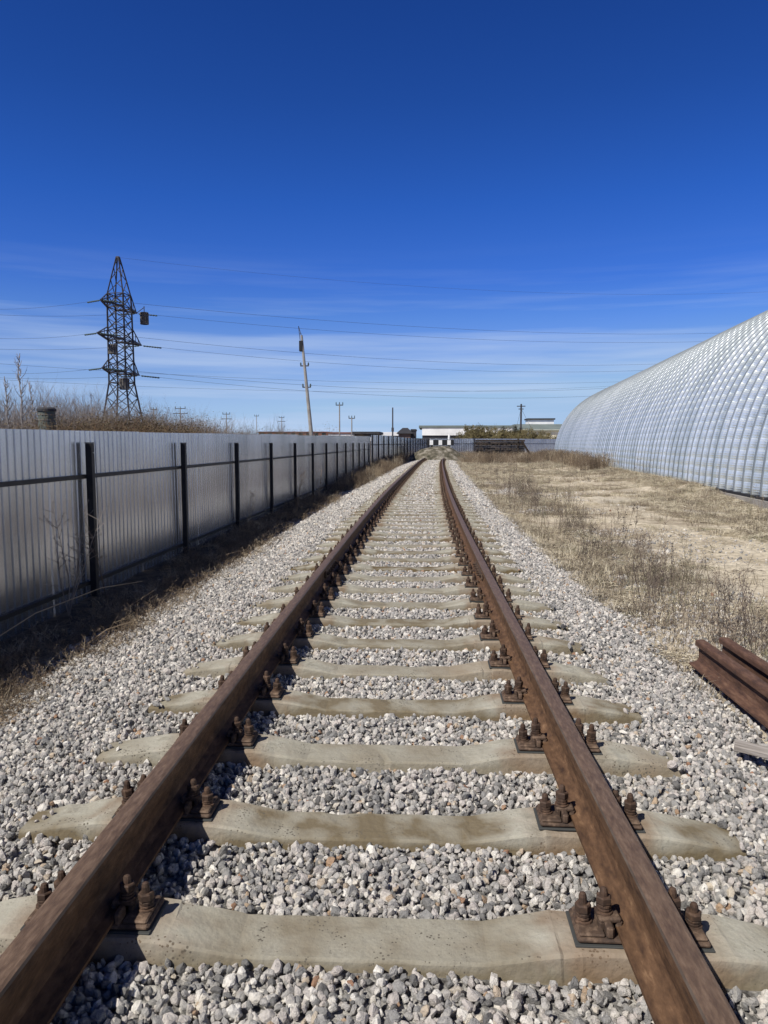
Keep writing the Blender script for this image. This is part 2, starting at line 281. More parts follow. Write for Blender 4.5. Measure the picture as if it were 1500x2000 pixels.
# ground: dry earth, straw mats, gravelly patches
def soil_mat():
    m = bpy.data.materials.new('dry_sandy_ground'); m.use_nodes = True; t = m.node_tree; b = t.nodes['Principled BSDF']; lk = t.links.new
    tc = N(t, 'ShaderNodeTexCoord')
    def noise(s, d=6, rg=.6, st=None):
        n = N(t, 'ShaderNodeTexNoise'); n.inputs['Scale'].default_value = s; n.inputs['Detail'].default_value = d; n.inputs['Roughness'].default_value = rg
        if st:
            mp = N(t, 'ShaderNodeMapping'); mp.inputs['Scale'].default_value = st; lk(tc.outputs['Object'], mp.inputs[0]); lk(mp.outputs[0], n.inputs[0])
        else: lk(tc.outputs['Object'], n.inputs[0])
        return n
    n1 = noise(.55, 8, .62); n2 = noise(9, 8, .75); n3 = noise(.22, 3, .5, (1.6, .35, 1))
    r = N(t, 'ShaderNodeValToRGB'); e = r.color_ramp.elements; e[0].position = .30; e[0].color = (.25, .21, .165, 1); e[1].position = .70; e[1].color = (.70, .64, .53, 1)
    q = e.new(.44); q.color = (.42, .365, .28, 1); q = e.new(.55); q.color = (.58, .52, .41, 1); lk(n1.outputs[0], r.inputs[0])
    r2 = N(t, 'ShaderNodeValToRGB'); e = r2.color_ramp.elements; e[0].position = .36; e[0].color = (.45, .42, .38, 1); e[1].position = .62; e[1].color = (1.25, 1.22, 1.18, 1); lk(n2.outputs[0], r2.inputs[0])
    mm = N(t, 'ShaderNodeMix', data_type='RGBA', blend_type='MULTIPLY'); mm.inputs[0].default_value = .85; lk(r.outputs[0], mm.inputs[6]); lk(r2.outputs[0], mm.inputs[7])
    r3 = N(t, 'ShaderNodeMapRange'); r3.inputs[1].default_value = .52; r3.inputs[2].default_value = .66; r3.inputs[4].default_value = .55; lk(n3.outputs[0], r3.inputs[0])
    m3 = N(t, 'ShaderNodeMix', data_type='RGBA'); m3.inputs[7].default_value = (.46, .43, .37, 1); lk(r3.outputs[0], m3.inputs[0]); lk(mm.outputs[2], m3.inputs[6])
    # left of the fence line and the strip beside it: dark humus with dead stalks, darkened further to paint in fence shadow
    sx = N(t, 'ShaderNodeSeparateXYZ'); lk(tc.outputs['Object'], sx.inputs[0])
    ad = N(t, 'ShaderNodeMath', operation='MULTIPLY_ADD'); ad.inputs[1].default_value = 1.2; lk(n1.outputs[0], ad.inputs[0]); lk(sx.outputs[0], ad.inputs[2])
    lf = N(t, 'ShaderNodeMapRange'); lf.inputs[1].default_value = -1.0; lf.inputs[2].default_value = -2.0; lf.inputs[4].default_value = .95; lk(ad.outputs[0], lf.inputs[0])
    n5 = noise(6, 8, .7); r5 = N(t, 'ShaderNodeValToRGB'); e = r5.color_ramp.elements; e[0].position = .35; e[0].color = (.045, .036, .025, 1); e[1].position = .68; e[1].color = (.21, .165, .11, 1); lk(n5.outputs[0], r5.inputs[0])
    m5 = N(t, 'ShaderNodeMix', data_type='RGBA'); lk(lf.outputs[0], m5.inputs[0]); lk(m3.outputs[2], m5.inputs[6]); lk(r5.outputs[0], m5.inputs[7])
    lk(m5.outputs[2], b.inputs['Base Color']); b.inputs['Roughness'].default_value = .97; b.inputs['Specular IOR Level'].default_value = .1
    n4 = noise(14, 9, .7); bp = N(t, 'ShaderNodeBump'); bp.inputs['Strength'].default_value = .8; bp.inputs['Distance'].default_value = .05; lk(n4.outputs[0], bp.inputs['Height']); lk(bp.outputs[0], b.inputs['Normal'])
    return m
M['soil'] = soil_mat()
# galvanised sheet for the fence: thin streaks, sheet-to-sheet tone steps
def sheet_mat(name, c0, c1, rough, metal, sheetw=1.15):
    m = bpy.data.materials.new(name); m.use_nodes = True; t = m.node_tree; b = t.nodes['Principled BSDF']; lk = t.links.new
    tc = N(t, 'ShaderNodeTexCoord'); mp = N(t, 'ShaderNodeMapping'); mp.inputs['Scale'].default_value = (1, 5, .5); lk(tc.outputs['Object'], mp.inputs[0])
    n = N(t, 'ShaderNodeTexNoise'); n.inputs['Scale'].default_value = 1.6; n.inputs['Detail'].default_value = 6; n.inputs['Roughness'].default_value = .6; lk(mp.outputs[0], n.inputs[0])
    sx = N(t, 'ShaderNodeSeparateXYZ'); lk(tc.outputs['Object'], sx.inputs[0]); dv = N(t, 'ShaderNodeMath', operation='DIVIDE'); dv.inputs[1].default_value = sheetw; lk(sx.outputs[1], dv.inputs[0])
    fl = N(t, 'ShaderNodeMath', operation='FLOOR'); lk(dv.outputs[0], fl.inputs[0]); wn = N(t, 'ShaderNodeTexWhiteNoise', noise_dimensions='1D'); lk(fl.outputs[0], wn.inputs['W'])
    ad = N(t, 'ShaderNodeMath', operation='MULTIPLY_ADD'); ad.inputs[1].default_value = .38; lk(wn.outputs[0], ad.inputs[0]); lk(n.outputs[0], ad.inputs[2])
    r = N(t, 'ShaderNodeValToRGB'); e = r.color_ramp.elements; e[0].position = .4; e[0].color = (*c0, 1); e[1].position = .85; e[1].color = (*c1, 1); lk(ad.outputs[0], r.inputs[0])
    lk(r.outputs[0], b.inputs['Base Color']); b.inputs['Roughness'].default_value = rough; b.inputs['Metallic'].default_value = metal
    n2 = N(t, 'ShaderNodeTexNoise'); n2.inputs['Scale'].default_value = 3; n2.inputs['Detail'].default_value = 3; lk(tc.outputs['Object'], n2.inputs[0])
    bp = N(t, 'ShaderNodeBump'); bp.inputs['Strength'].default_value = .12; bp.inputs['Distance'].default_value = .02; lk(n2.outputs[0], bp.inputs['Height']); lk(bp.outputs[0], b.inputs['Normal'])
    return m
M['fence'] = sheet_mat('galvanised_fence_sheet', (.37, .39, .43), (.57, .59, .635), .27, .92)
M['hangar'] = sheet_mat('galvanised_hangar_steel', (.49, .55, .56), (.76, .81, .82), .30, .56, .7)
M['seam'] = sheet_mat('zinc_seam_dark_reflection', (.20, .23, .24), (.30, .33, .35), .5, .4, .7)  # darker zinc paints in the dark reflection on the smooth seam flanks

# ------------------------------------------------------------------ track alignment
TY = [-6, 0, 1.75, 2.65, 4, 5.1, 7.4, 9.7, 15.4, 25.7, 37.6, 50, 64, 76]
TX = [-.10, -.150, -.172, -.188, -.215, -.238, -.270, -.286, -.300, -.250, -.150, .04, .42, 1.0]
fitc = np.polyfit(TY, TX, 6)
def trx(y): return np.polyval(fitc, y)
def trd(y): return np.polyval(np.polyder(fitc), y)
SLP0 = 2.045; SPC = .648; NS = 95
SLY = [SLP0+SPC*k for k in range(-3, NS)]
ENDY = SLY[-1]
# ------------------------------------------------------------------ ground (one sheet to the horizon)
def gz(x, y):
    x = np.asarray(x, float); y = np.asarray(y, float)
    near = np.clip(1-np.hypot(x, y)/260, 0, 1)
    z = .10*vnoise(x, y, 2.2, 1)+.05*vnoise(x, y, .7, 2)+.10*vnoise(x, y, 7, 3)
    # low bank along the hangar wall
    hx = 8.2+(y-18)*.0833; d = hx-x
    z = z + .16*np.clip((y-17)/8, 0, 1)*np.exp(-((d-1.2)/1.0)**2)+.26*np.clip((y-18.2)/3.5, 0, 1)*np.exp(-((d-.25)/.55)**2)
    # flat where the track runs
    w = 1/(1+np.exp(-(np.abs(x-trx(np.clip(y, -5, 70)))-2.7)*5))
    z = z*w
    # rising rough land behind the left fence
    z = z + np.clip((-x-4.5)/25, 0, 1)*.55*(y > -20)
    return z*near
def axis(a, b, fine, far, n):
    mid = np.arange(a, b+1e-6, fine); g = np.geomspace(1, far, n)
    return np.concatenate([a-fine*0-g[::-1]-.0, mid, b+g])
xs = axis(-9, 18, .25, 3500, 30); ys = axis(-4, 70, .3, 5000, 30)
X, Y = np.meshgrid(xs, ys); Z = gz(X, Y)-.0
g = link('ground', np_mesh('ground', np.stack([X.ravel(), Y.ravel(), Z.ravel()], 1), grid_quads(len(xs), len(ys)), M['soil'], True)); tag(g, kind='structure')
# ------------------------------------------------------------------ ballast bed
def bz(u, y):   # u = offset from track centre
    a = np.abs(u)
    top = .156 - .010*(a < .6) - .016*np.clip((a-.95)/.2, 0, 1)
    lft = np.clip((a-1.38)/1.1, 0, 1)*.155; rgt = np.clip((a-1.36)/.9, 0, 1)*.185
    return top-np.where(u < 0, lft, rgt)+.016*vnoise(u*1.0, y, .3, 9)
us = np.arange(-2.7, 2.35, .05); ys = np.arange(-3, 68.01, .12)
U, Yb = np.meshgrid(us, ys); Xb = U+trx(Yb); Zb = bz(U, Yb)
b = link('ballast_bed', np_mesh('ballast_bed', np.stack([Xb.ravel(), Yb.ravel(), Zb.ravel()], 1), grid_quads(len(us), len(ys)), M['ballast'], True)); tag(b, kind='structure')

# ------------------------------------------------------------------ scatter (stuff only)
def scatter(name, P, rot, scl, idx, variants, label, cat):
    col = bpy.data.collections.new(name+'_pieces')
    for i, me in enumerate(variants):
        o = bpy.data.objects.new('%s_piece_%02d' % (name, i), me); col.objects.link(o)
    me = bpy.data.meshes.new(name); me.vertices.add(len(P)); me.vertices.foreach_set('co', np.asarray(P, np.float32).ravel())
    a = me.attributes.new('rot', 'FLOAT_VECTOR', 'POINT'); a.data.foreach_set('vector', np.asarray(rot, np.float32).ravel())
    a = me.attributes.new('scl', 'FLOAT_VECTOR', 'POINT'); a.data.foreach_set('vector', np.asarray(scl, np.float32).ravel())
    a = me.attributes.new('idx', 'INT', 'POINT'); a.data.foreach_set('value', np.asarray(idx, np.int32))
    o = link(name, me); tag(o, label, cat, kind='stuff')
    ng = bpy.data.node_groups.new(name+'_scatter', 'GeometryNodeTree')
    ng.interface.new_socket('Geometry', in_out='INPUT', socket_type='NodeSocketGeometry'); ng.interface.new_socket('Geometry', in_out='OUTPUT', socket_type='NodeSocketGeometry')
    gi = ng.nodes.new('NodeGroupInput'); go = ng.nodes.new('NodeGroupOutput'); ip = ng.nodes.new('GeometryNodeInstanceOnPoints'); ci = ng.nodes.new('GeometryNodeCollectionInfo')
    ci.inputs['Collection'].default_value = col; ci.inputs['Separate Children'].default_value = True; ci.inputs['Reset Children'].default_value = True
    ip.inputs['Pick Instance'].default_value = True
    def attr(nm, ty):
        n = ng.nodes.new('GeometryNodeInputNamedAttribute'); n.data_type = ty; n.inputs['Name'].default_value = nm; return n.outputs['Attribute']
    ng.links.new(gi.outputs[0], ip.inputs['Points']); ng.links.new(ci.outputs[0], ip.inputs['Instance']); ng.links.new(attr('idx', 'INT'), ip.inputs['Instance Index'])
    er = ng.nodes.new('FunctionNodeEulerToRotation'); ng.links.new(attr('rot', 'FLOAT_VECTOR'), er.inputs[0]); ng.links.new(er.outputs[0], ip.inputs['Rotation'])
    ng.links.new(attr('scl', 'FLOAT_VECTOR'), ip.inputs['Scale']); ng.links.new(ip.outputs[0], go.inputs[0])
    md = o.modifiers.new('scatter', 'NODES'); md.node_group = ng
    return o
def stone_mesh(i):
    import bmesh
    r = random.Random(300+i); bm = bmesh.new(); sc = (1.0, r.uniform(.62, .95), r.uniform(.5, .8)); pts = []
    while len(pts) < 15:
        v = Vector((r.gauss(0, 1), r.gauss(0, 1), r.gauss(0, 1))).normalized()*r.uniform(.46, .60)
        if all((v-p).length > .26 for p in pts): pts.append(v)
    for v in pts: bm.verts.new((v.x*sc[0], v.y*sc[1], v.z*sc[2]))
    h = bmesh.ops.convex_hull(bm, input=bm.verts[:]); bmesh.ops.bevel(bm, geom=bm.edges[:], offset=.018, segments=1, affect='EDGES')
    me = bpy.data.meshes.new('stone'); bm.to_mesh(me); bm.free(); me.materials.append(M['stone']); return me
STONES = [stone_mesh(i) for i in range(20)]
def stone_points():
    P = []; S = []
    bands = [(.6, 5, 3400, .0275), (5, 10, 2700, .0295), (10, 18, 1600, .035), (18, 34, 620, .052), (34, 67, 300, .070)]
    for y0, y1, dens, size in bands:
        n = int((y1-y0)*5.1*dens); u = rng.uniform(-2.7, 2.4, n); y = rng.uniform(y0, y1, n)
        # thin out at the toes, ragged edge
        edge = np.where(u < 0, (2.60+.35*vnoise(u*0+3, y, .5, 4)+u)/.30, (2.27+np.clip(5-y, 0, 3)*.05+.5*vnoise(u*0+9, y, .5, 5)-u)/.25)
        keep = rng.random(n) < np.clip(edge, 0.0, 1)
        u, y = u[keep], y[keep]; n = len(u)
        s = size*np.exp(rng.normal(0, .27, n))
        s = np.clip(s, size*.5, size*1.75)
        z = bz(u, y)+s*.10+rng.uniform(-.006, .022, n)
        # keep off the sleepers
        k = np.round((y-SLP0)/SPC); dy = np.abs(y-(SLP0+k*SPC)); top = sl_top(np.abs(u)); hw = sl_hw(np.abs(u))+.012
        on = (np.abs(u) < 1.36) & (dy < hw) & (y < ENDY+.3)
        keep = ~on | ((np.abs(u) > 1.22) & (rng.random(n) < (np.abs(u)-1.22)*1.6) & on)
        z = np.where(on, np.maximum(z, top+s*.18), z)
        # few stones climb the sleeper's side
        P.append(np.stack([u+trx(y), y, z], 1)[keep]); S.append(s[keep])
    return np.concatenate(P), np.concatenate(S)
# sleeper shape along its half length
_sx = np.array([0, .36, .56, .62, .99, 1.04, 1.35]); _st = np.array([.188, .188, .225, .230, .230, .229, .178]); _sw = np.array([.094, .094, .098, .098, .098, .096, .084])
def sl_top(a): return np.interp(a, _sx, _st)
def sl_hw(a): return np.interp(a, _sx, _sw)+np.clip((sl_top(a)-.165)*.22, 0, .03)
P, S = stone_points(); n = len(P)
scatter('gravel', P, rng.uniform(0, 6.28, (n, 3)), np.stack([S, S, S], 1)*rng.uniform(.8, 1.2, (n, 3)), rng.integers(0, len(STONES), n), STONES,
        'loose grey crushed stone ballast between and beside the sleepers', 'gravel')
# scattered stones on the open ground to the right
n = 34000; x = 1.7+rng.exponential(1.5, n); y = rng.uniform(3, 34, n); keep = (vnoise(x, y, 1.8, 21) > -.08) & (x-trx(y) > 1.75) & (rng.random(n) < np.exp(-(x-1.8)/3.2)+.12); x, y = x[keep], y[keep]; n = len(x)
s = .026*np.exp(rng.normal(0, .4, n))
scatter('loose_stones', np.stack([x, y, gz(x, y)+.006], 1), rng.uniform(0, 6.28, (n, 3)), np.stack([s]*3, 1), rng.integers(0, len(STONES), n), STONES, 'small stones strewn over the dry ground right of the track', 'stones')

# ------------------------------------------------------------------ sleepers
def sleeper_mesh(seed):
    r = np.random.default_rng(seed); V = []; st = np.concatenate([-_sx[:0:-1], _sx]); dens = np.unique(np.concatenate([st, np.linspace(-1.35, 1.35, 46)]))
    sec = [(-1.55, .0), (-1.04, .86), (-.97, 1.0), (0, 1.0), (.97, 1.0), (1.04, .86), (1.55, 0)]
    chip = r.random((len(dens), 2))
    for i, x in enumerate(dens):
        t = float(sl_top(abs(x))); w = float(np.interp(abs(x), _sx, _sw)); bw = w+.040
        for (k, h) in sec:
            if abs(k) <= .99: yy = k*w; z = t
            elif abs(k) < 1.1: yy = k*w; z = t-.009
            else: yy = math.copysign(bw, k); z = .02
            if abs(k) > .9 and chip[i, int(k > 0)] < .10 and abs(k) < 1.1: yy *= .965; z -= .006
            j = r.normal(0, .0007, 2); V.append((x, yy+j[0], z+j[1]))
    m = len(sec); nst = len(dens); Q = []
    for i in range(nst-1):
        for j in range(m-1): Q.append((i*m+j, (i+1)*m+j, (i+1)*m+j+1, i*m+j+1))
    me = bpy.data.meshes.new('concrete_body'); Q += [tuple(range(m)), tuple(reversed(range((nst-1)*m, nst*m)))]
    Q = [tuple(reversed(q)) for q in Q]
    me.from_pydata(V, [], Q); me.materials.append(M['sleeper']); me.update(); return me
SLM = [sleeper_mesh(s) for s in range(6)]
RB = .252  # underside of the rail
def plate_mb(): # centred under the rail, z measured from the sleeper seat
    m = MB(); m.box((0, 0, .014), (.37, .146, .016), bev=.006)
    for s in (-1, 1):
        for y in (-.048, .048): m.box((s*.093, y, .038), (.022, .046, .036), bev=.006)
        m.box((s*.142, 0, .026), (.072, .13, .010), bev=.004)
    return m
def clamp_mb(s):
    m = MB(); m.box((s*.088, 0, .052), (.066, .052, .018), bev=.006); m.box((s*.062, 0, .040), (.020, .052, .022), bev=.005); m.box((s*.112, 0, .036), (.018, .05, .028), bev=.005); return m
def bolt_mb(x, z0, h):
    m = MB(); m.lathe((x, 0, z0), [(.026, 0), (.027, .003), (.026, .007), (.019, .008), (.022, .011), (.022, .016), (.018, .018), (.022, .020), (.022, .026), (.0185, .028)], 12)
    m.lathe((x, 0, z0+.027), [(.0215, 0), (.0235, .004), (.0235, .020), (.0205, .024)], 6, ph=.3)
    m.lathe((x, 0, z0+.050), [(.0125, 0), (.012, h-.012), (.009, h-.003), (.004, h)], 10); return m
MP = plate_mb().mesh('base_plate', M['plate']); MR = MB().box((0, 0, .002), (.384, .158, .0075), bev=.002).mesh('rubber_pad', M['rubber'])
MC = [clamp_mb(s).mesh('rail_clamp', M['plate']) for s in (-1, 1)]
MBo = [(bolt_mb(0, 0, h).mesh('bolt', M['bolt']), x, z) for x, z, h in ((-.098, .058, .026), (.098, .058, .026), (-.156, .028, .030), (.156, .028, .030))]
far = plate_mb(); 
for s in (-1, 1):
    q = clamp_mb(s); far.add(q.v, q.f)
    for x, z, h in ((s*.098, .058, .026), (s*.156, .028, .030)):
        far.lathe((x, 0, z), [(.024, 0), (.022, .026), (.0225, .05), (.012, .052), (.011, .05+h)], 6)
MFAR = far.mesh('base_plate', M['plate'])
def make_sleeper(i, near):
    root = empty('concrete_sleeper')
    link('concrete_body', SLM[i % 6], root)
    for sx in (-1, 1):
        p = link('base_plate', MP if near else MFAR, root); p.location = (sx*.80, 0, .23); p.rotation_euler = (0, 0, random.uniform(-.02, .02))
        if near:
            link('rubber_pad', MR, p)
            for m_ in MC: link('rail_clamp', m_, p)
            for m_, x_, z_ in MBo:
                q = link('bolt', m_, p); q.location = (x_, 0, z_)
    return root
ORD = ['', 'second', 'third', 'fourth', 'fifth', 'sixth', 'seventh', 'eighth', 'ninth', 'tenth', 'eleventh', 'twelfth']
proto_n = make_sleeper(0, True); proto_f = make_sleeper(1, False); used = [False, False]
NEARY = 17
for k, y in enumerate(SLY):
    i = k-3
    if y < .1: continue
    near = y < NEARY; pr = proto_n if near else proto_f; w = 0 if near else 1
    o = pr if not used[w] else copy_tree(pr); used[w] = True
    for ch in o.children:
        if ch.name.startswith('concrete_body'): ch.data = SLM[(k*5) % 6]; ch.rotation_euler = (0, 0, math.pi*(k % 2))
    rr = random.Random(k); o.location = (float(trx(y))+rr.uniform(-.012, .012), y+rr.uniform(-.012, .012), rr.uniform(-.003, .002)); o.rotation_euler = (0, 0, -math.atan(float(trd(y)))+rr.uniform(-.006, .006))
    if i < 0: lab = 'concrete sleeper under the rails just below the bottom edge of the view'
    elif i == 0: lab = 'weathered concrete sleeper nearest the camera, first one across the track from the bottom'
    elif i < 12: lab = '%s weathered concrete sleeper up from the bottom edge, bolted under both rails' % ORD[i]
    elif near: lab = 'distant concrete sleeper beyond the twelfth, bolt heads still showing'
    else: lab = 'far concrete sleeper lying small and flush in the pale ballast'
    if near:
        for pl in o.children:
            if pl.name.startswith('base_plate'):
                for q in pl.children:
                    if q.name.startswith('bolt'): q.rotation_euler = (rr.uniform(-.06, .06), rr.uniform(-.06, .06), rr.uniform(0, 6)); q.scale = (1, 1, rr.uniform(.82, 1.12))
                    if q.name.startswith('rail_clamp'): q.rotation_euler = (0, 0, rr.uniform(-.10, .10)); q.location.y = rr.uniform(-.008, .008)
    tag(o, lab, 'sleeper', 'concrete sleepers carrying the track')
    if i < 0: o['label'] = 'concrete sleeper just below the bottom edge of the view'

# ------------------------------------------------------------------ rails
PROF = [(-.075, 0), (.075, 0), (.075, .011), (.045, .018), (.018, .030), (.0095, .052), (.009, .115), (.013, .131), (.0375, .141), (.0365, .168), (.033, .176), (.024, .1795), (.0, .181),
        (-.024, .1795), (-.033, .176), (-.0365, .168), (-.0375, .141), (-.013, .131), (-.009, .115), (-.0095, .052), (-.018, .030), (-.045, .018), (-.075, .011)]
def rail_mesh(off, y0, y1, inner, mats=None, straight=False, step=.35):
    n = max(2, int((y1-y0)/step)); Ys = np.linspace(y0, y1, n+1); m = len(PROF); V = []; 
    for y in Ys:
        if straight: cx, d = 0, 0
        else: d = float(trd(y)); cx = float(trx(y))
        nx, ny = math.cos(math.atan(d)), -math.sin(math.atan(d))
        for (px, pz) in PROF: V.append((cx+(off+px)*nx, y+(off+px)*ny, RB+pz if not straight else pz))
    Q = []; mi = []
    for i in range(n):
        for j in range(m):
            Q.append((i*m+j, (i+1)*m+j, (i+1)*m+(j+1) % m, i*m+(j+1) % m)); k = 0
            if j in (10, 11, 12, 13): k = 1
            if (j == 9 and inner > 0) or (j == 14 and inner < 0): k = 2
            mi.append(k)
    Q += [tuple(range(m)), tuple(reversed(range(n*m, (n+1)*m)))]; mi += [0, 0]
    me = bpy.data.meshes.new('rail_steel'); me.from_pydata(V, [], Q)
    for x in (mats or (M['rail'], M['railtop'], M['lip'])): me.materials.append(x)
    me.polygons.foreach_set('material_index', mi); me.update(); return me
JY = 7.62
def joint(root, off):
    c = float(trx(JY)); a = -math.atan(float(trd(JY)))
    for s in (-1, 1):
        m = MB(); m.box((0, 0, 0), (.02, .78, .085), bev=.006); fp = m.build('fishplate', M['plate'], root); fp.location = (c+off+s*.021, JY, RB+.083); fp.rotation_euler = (0, 0, a)
        for y in (-.33, -.2, -.07, .07, .2, .33):
            q = MB(); q.tube([(0, 0, 0), (s*.018, 0, 0)], .021, 6); q.tube([(s*.018, 0, 0), (s*.036, 0, 0)], .011, 6); bo = q.build('bolt', M['bolt'], fp); bo.location = (s*.01, y, 0)
for off, inner, side, jo in ((-.80, 1, 'left', 0), (.80, -1, 'right', 1)):
    m1 = rail_mesh(off, -2.5, JY-.006, inner); m2 = rail_mesh(off, JY+.006, ENDY+.6, inner)
    r1 = empty('rail'); link('rail_steel', m1, r1); joint(r1, off)
    r2 = empty('rail'); link('rail_steel', m2, r2)
    tag(r1, 'near length of the rusty %s hand rail running out of the bottom of the view' % side, 'rail', 'rails of the siding')
    tag(r2, 'far length of the rusty %s hand rail curving away beyond the bolted joint' % side, 'rail', 'rails of the siding')

# ------------------------------------------------------------------ spare rails lying on the right
for k, (x, ye, lab) in enumerate(((1.94, 5.30, 'leftmost of three spare rusty rails lying beside the ballast'), (2.125, 5.36, 'middle one of three spare rusty rails lying beside the ballast'), (2.44, 5.12, 'rightmost spare rusty rail, mostly cut off by the edge of the photo'))):
    m_ = rail_mesh(0, -8.0, 0, 1, (M['oldrail'], M['oldrail'], M['oldrail']), True); o = link('spare_rail', m_); o.location = (x, ye, .062+.004*k); o.rotation_euler = (0, (0, .02, -.03)[k], (.012, .012, .0)[k])
    tag(o, lab, 'rail', 'spare rails on the ground')
c = ground(1475, 1476, .12)
o = MB().box((0, 0, 0), (.30, .085, .03), bev=.004).build('wood_plank', M['wood'], loc=(c.x+.06, c.y, .135)); o.rotation_euler = (.05, .08, -.42); tag(o, 'short weathered grey plank offcut lying on the ballast at the right edge', 'plank')

# ------------------------------------------------------------------ left fence
FX = -3.65
def corr_sheet(y0, y1, ztop, zbot, pitch=.115, depth=.022, seed=0):
    ys = []; xs = []
    k0 = int(math.floor(y0/pitch)); k1 = int(math.ceil(y1/pitch))
    for k in range(k0, k1):
        for f, d in ((0, 0), (.70, 0), (.76, 1), (.93, 1)):
            y = (k+f)*pitch
            if y0 <= y <= y1: ys.append(y); xs.append(-d*depth)
    V = []; zs = [0, .25, .5, .75, 1]; r = np.random.default_rng(seed)
    jz = r.uniform(-.012, .012); jx = r.uniform(-.005, .005)
    for y, x in zip(ys, xs):
        t = ztop(y)+jz; x = x+jx
        for z in zs: V.append((FX-.075+x+.014*float(vnoise(y*1.0, z*3, .9, 31)), y, zbot+(t-zbot)*z))
    n = len(zs); Q = []
    for i in range(len(ys)-1):
        for j in range(n-1): Q.append((i*n+j, (i+1)*n+j, (i+1)*n+j+1, i*n+j+1))
    me = bpy.data.meshes.new('sheet_panel'); me.from_pydata(V, [], Q); me.materials.append(M['fence']); me.update(); return me
ftop = lambda y: 1.705+.0082*y
fence = empty('sheet_metal_fence', (0, 0, 0)); tag(fence, 'grey corrugated sheet metal fence with dark posts along the left side', 'fence')
FE = 46.3
pys = [7.74+3.03*k for k in range(-4, 13)]
y = -4.5; k = 0
while y < FE:
    y2 = min(y+2.3, FE); p = link('sheet_panel', corr_sheet(y, y2, ftop, -.16, seed=k), fence)
    so = p.modifiers.new('thickness', 'SOLIDIFY'); so.thickness = .0012; so.offset = -1; y = y2-.0; k += 1
pm = MB(); pm.box((0, 0, .82), (.07, .07, 1.66), bev=.004); pm.box((0, 0, 1.656), (.076, .076, .01)); PMESH = pm.mesh('post', M['post'])
for y in pys:
    p = link('post', PMESH, fence); p.location = (FX, y, -.01)
    s = MB().lathe((0, 0, 0), [(.006, 0), (.006, .004)], 6).build('screw', M['boltw'], p); s.rotation_euler = (0, math.pi/2, 0); s.location = (.036, 0, 1.55)
for z in (1.285, .13):
    MB().box((FX-.047, (FE-4.5)/2, z), (.024, FE+4.4, .042)).build('crossbar', M['post'], fence)
# second, older fence in the distance and its return across the end of the yard
def far_fence(a, b, h, lab, nm='sheet_metal_fence', npost=2.5, bars=True, seed=3, shade='fence', postin=-1):
    a = Vector(a); b = Vector(b); d = b-a; Lx = d.length; u = d/Lx; nrm = Vector((u.y, -u.x, 0)); root = empty(nm, a, math.atan2(u.y, u.x)); tag(root, lab, 'fence')
    V = []; Q = []; n = int(Lx/.12)
    for i in range(n+1):
        x = Lx*i/n; t = h+.03*math.sin(x*.21)
        V += [(x, .014*(i % 2), -.3), (x, .014*(i % 2), t)]
    for i in range(n): Q.append((2*i, 2*i+2, 2*i+3, 2*i+1))
    me = bpy.data.meshes.new('sheet_panel'); me.from_pydata(V, [], Q); me.materials.append(M[shade]); me.update(); p = link('sheet_panel', me, root)
    so = p.modifiers.new('thickness', 'SOLIDIFY'); so.thickness = .002
    for k in range(int(Lx/npost)+1): MB().box((k*npost, postin*.09, h/2), (.09, .09, h+.02)).build('post', M['post'], root)
    for z in (.4, h*.72): MB().box((Lx/2, postin*.03, z), (Lx, .03, .05)).build('crossbar', M['post'], root)
    return root
Bp = at(836, 866, 92); Cp = at(1120, 866, 98)
far_fence((FX-.05, FE+.1, 0), (Bp.x, Bp.y, 0), 2.17, 'taller dark run of sheet fence in the distance, bending toward the end of the track', npost=2.6, postin=-1)
far_fence((Bp.x+.1, Bp.y, 0), (Cp.x, Cp.y, 0), 2.22, 'pale sunlit sheet fence crossing behind the stack of old timbers', npost=6.0, postin=-1)

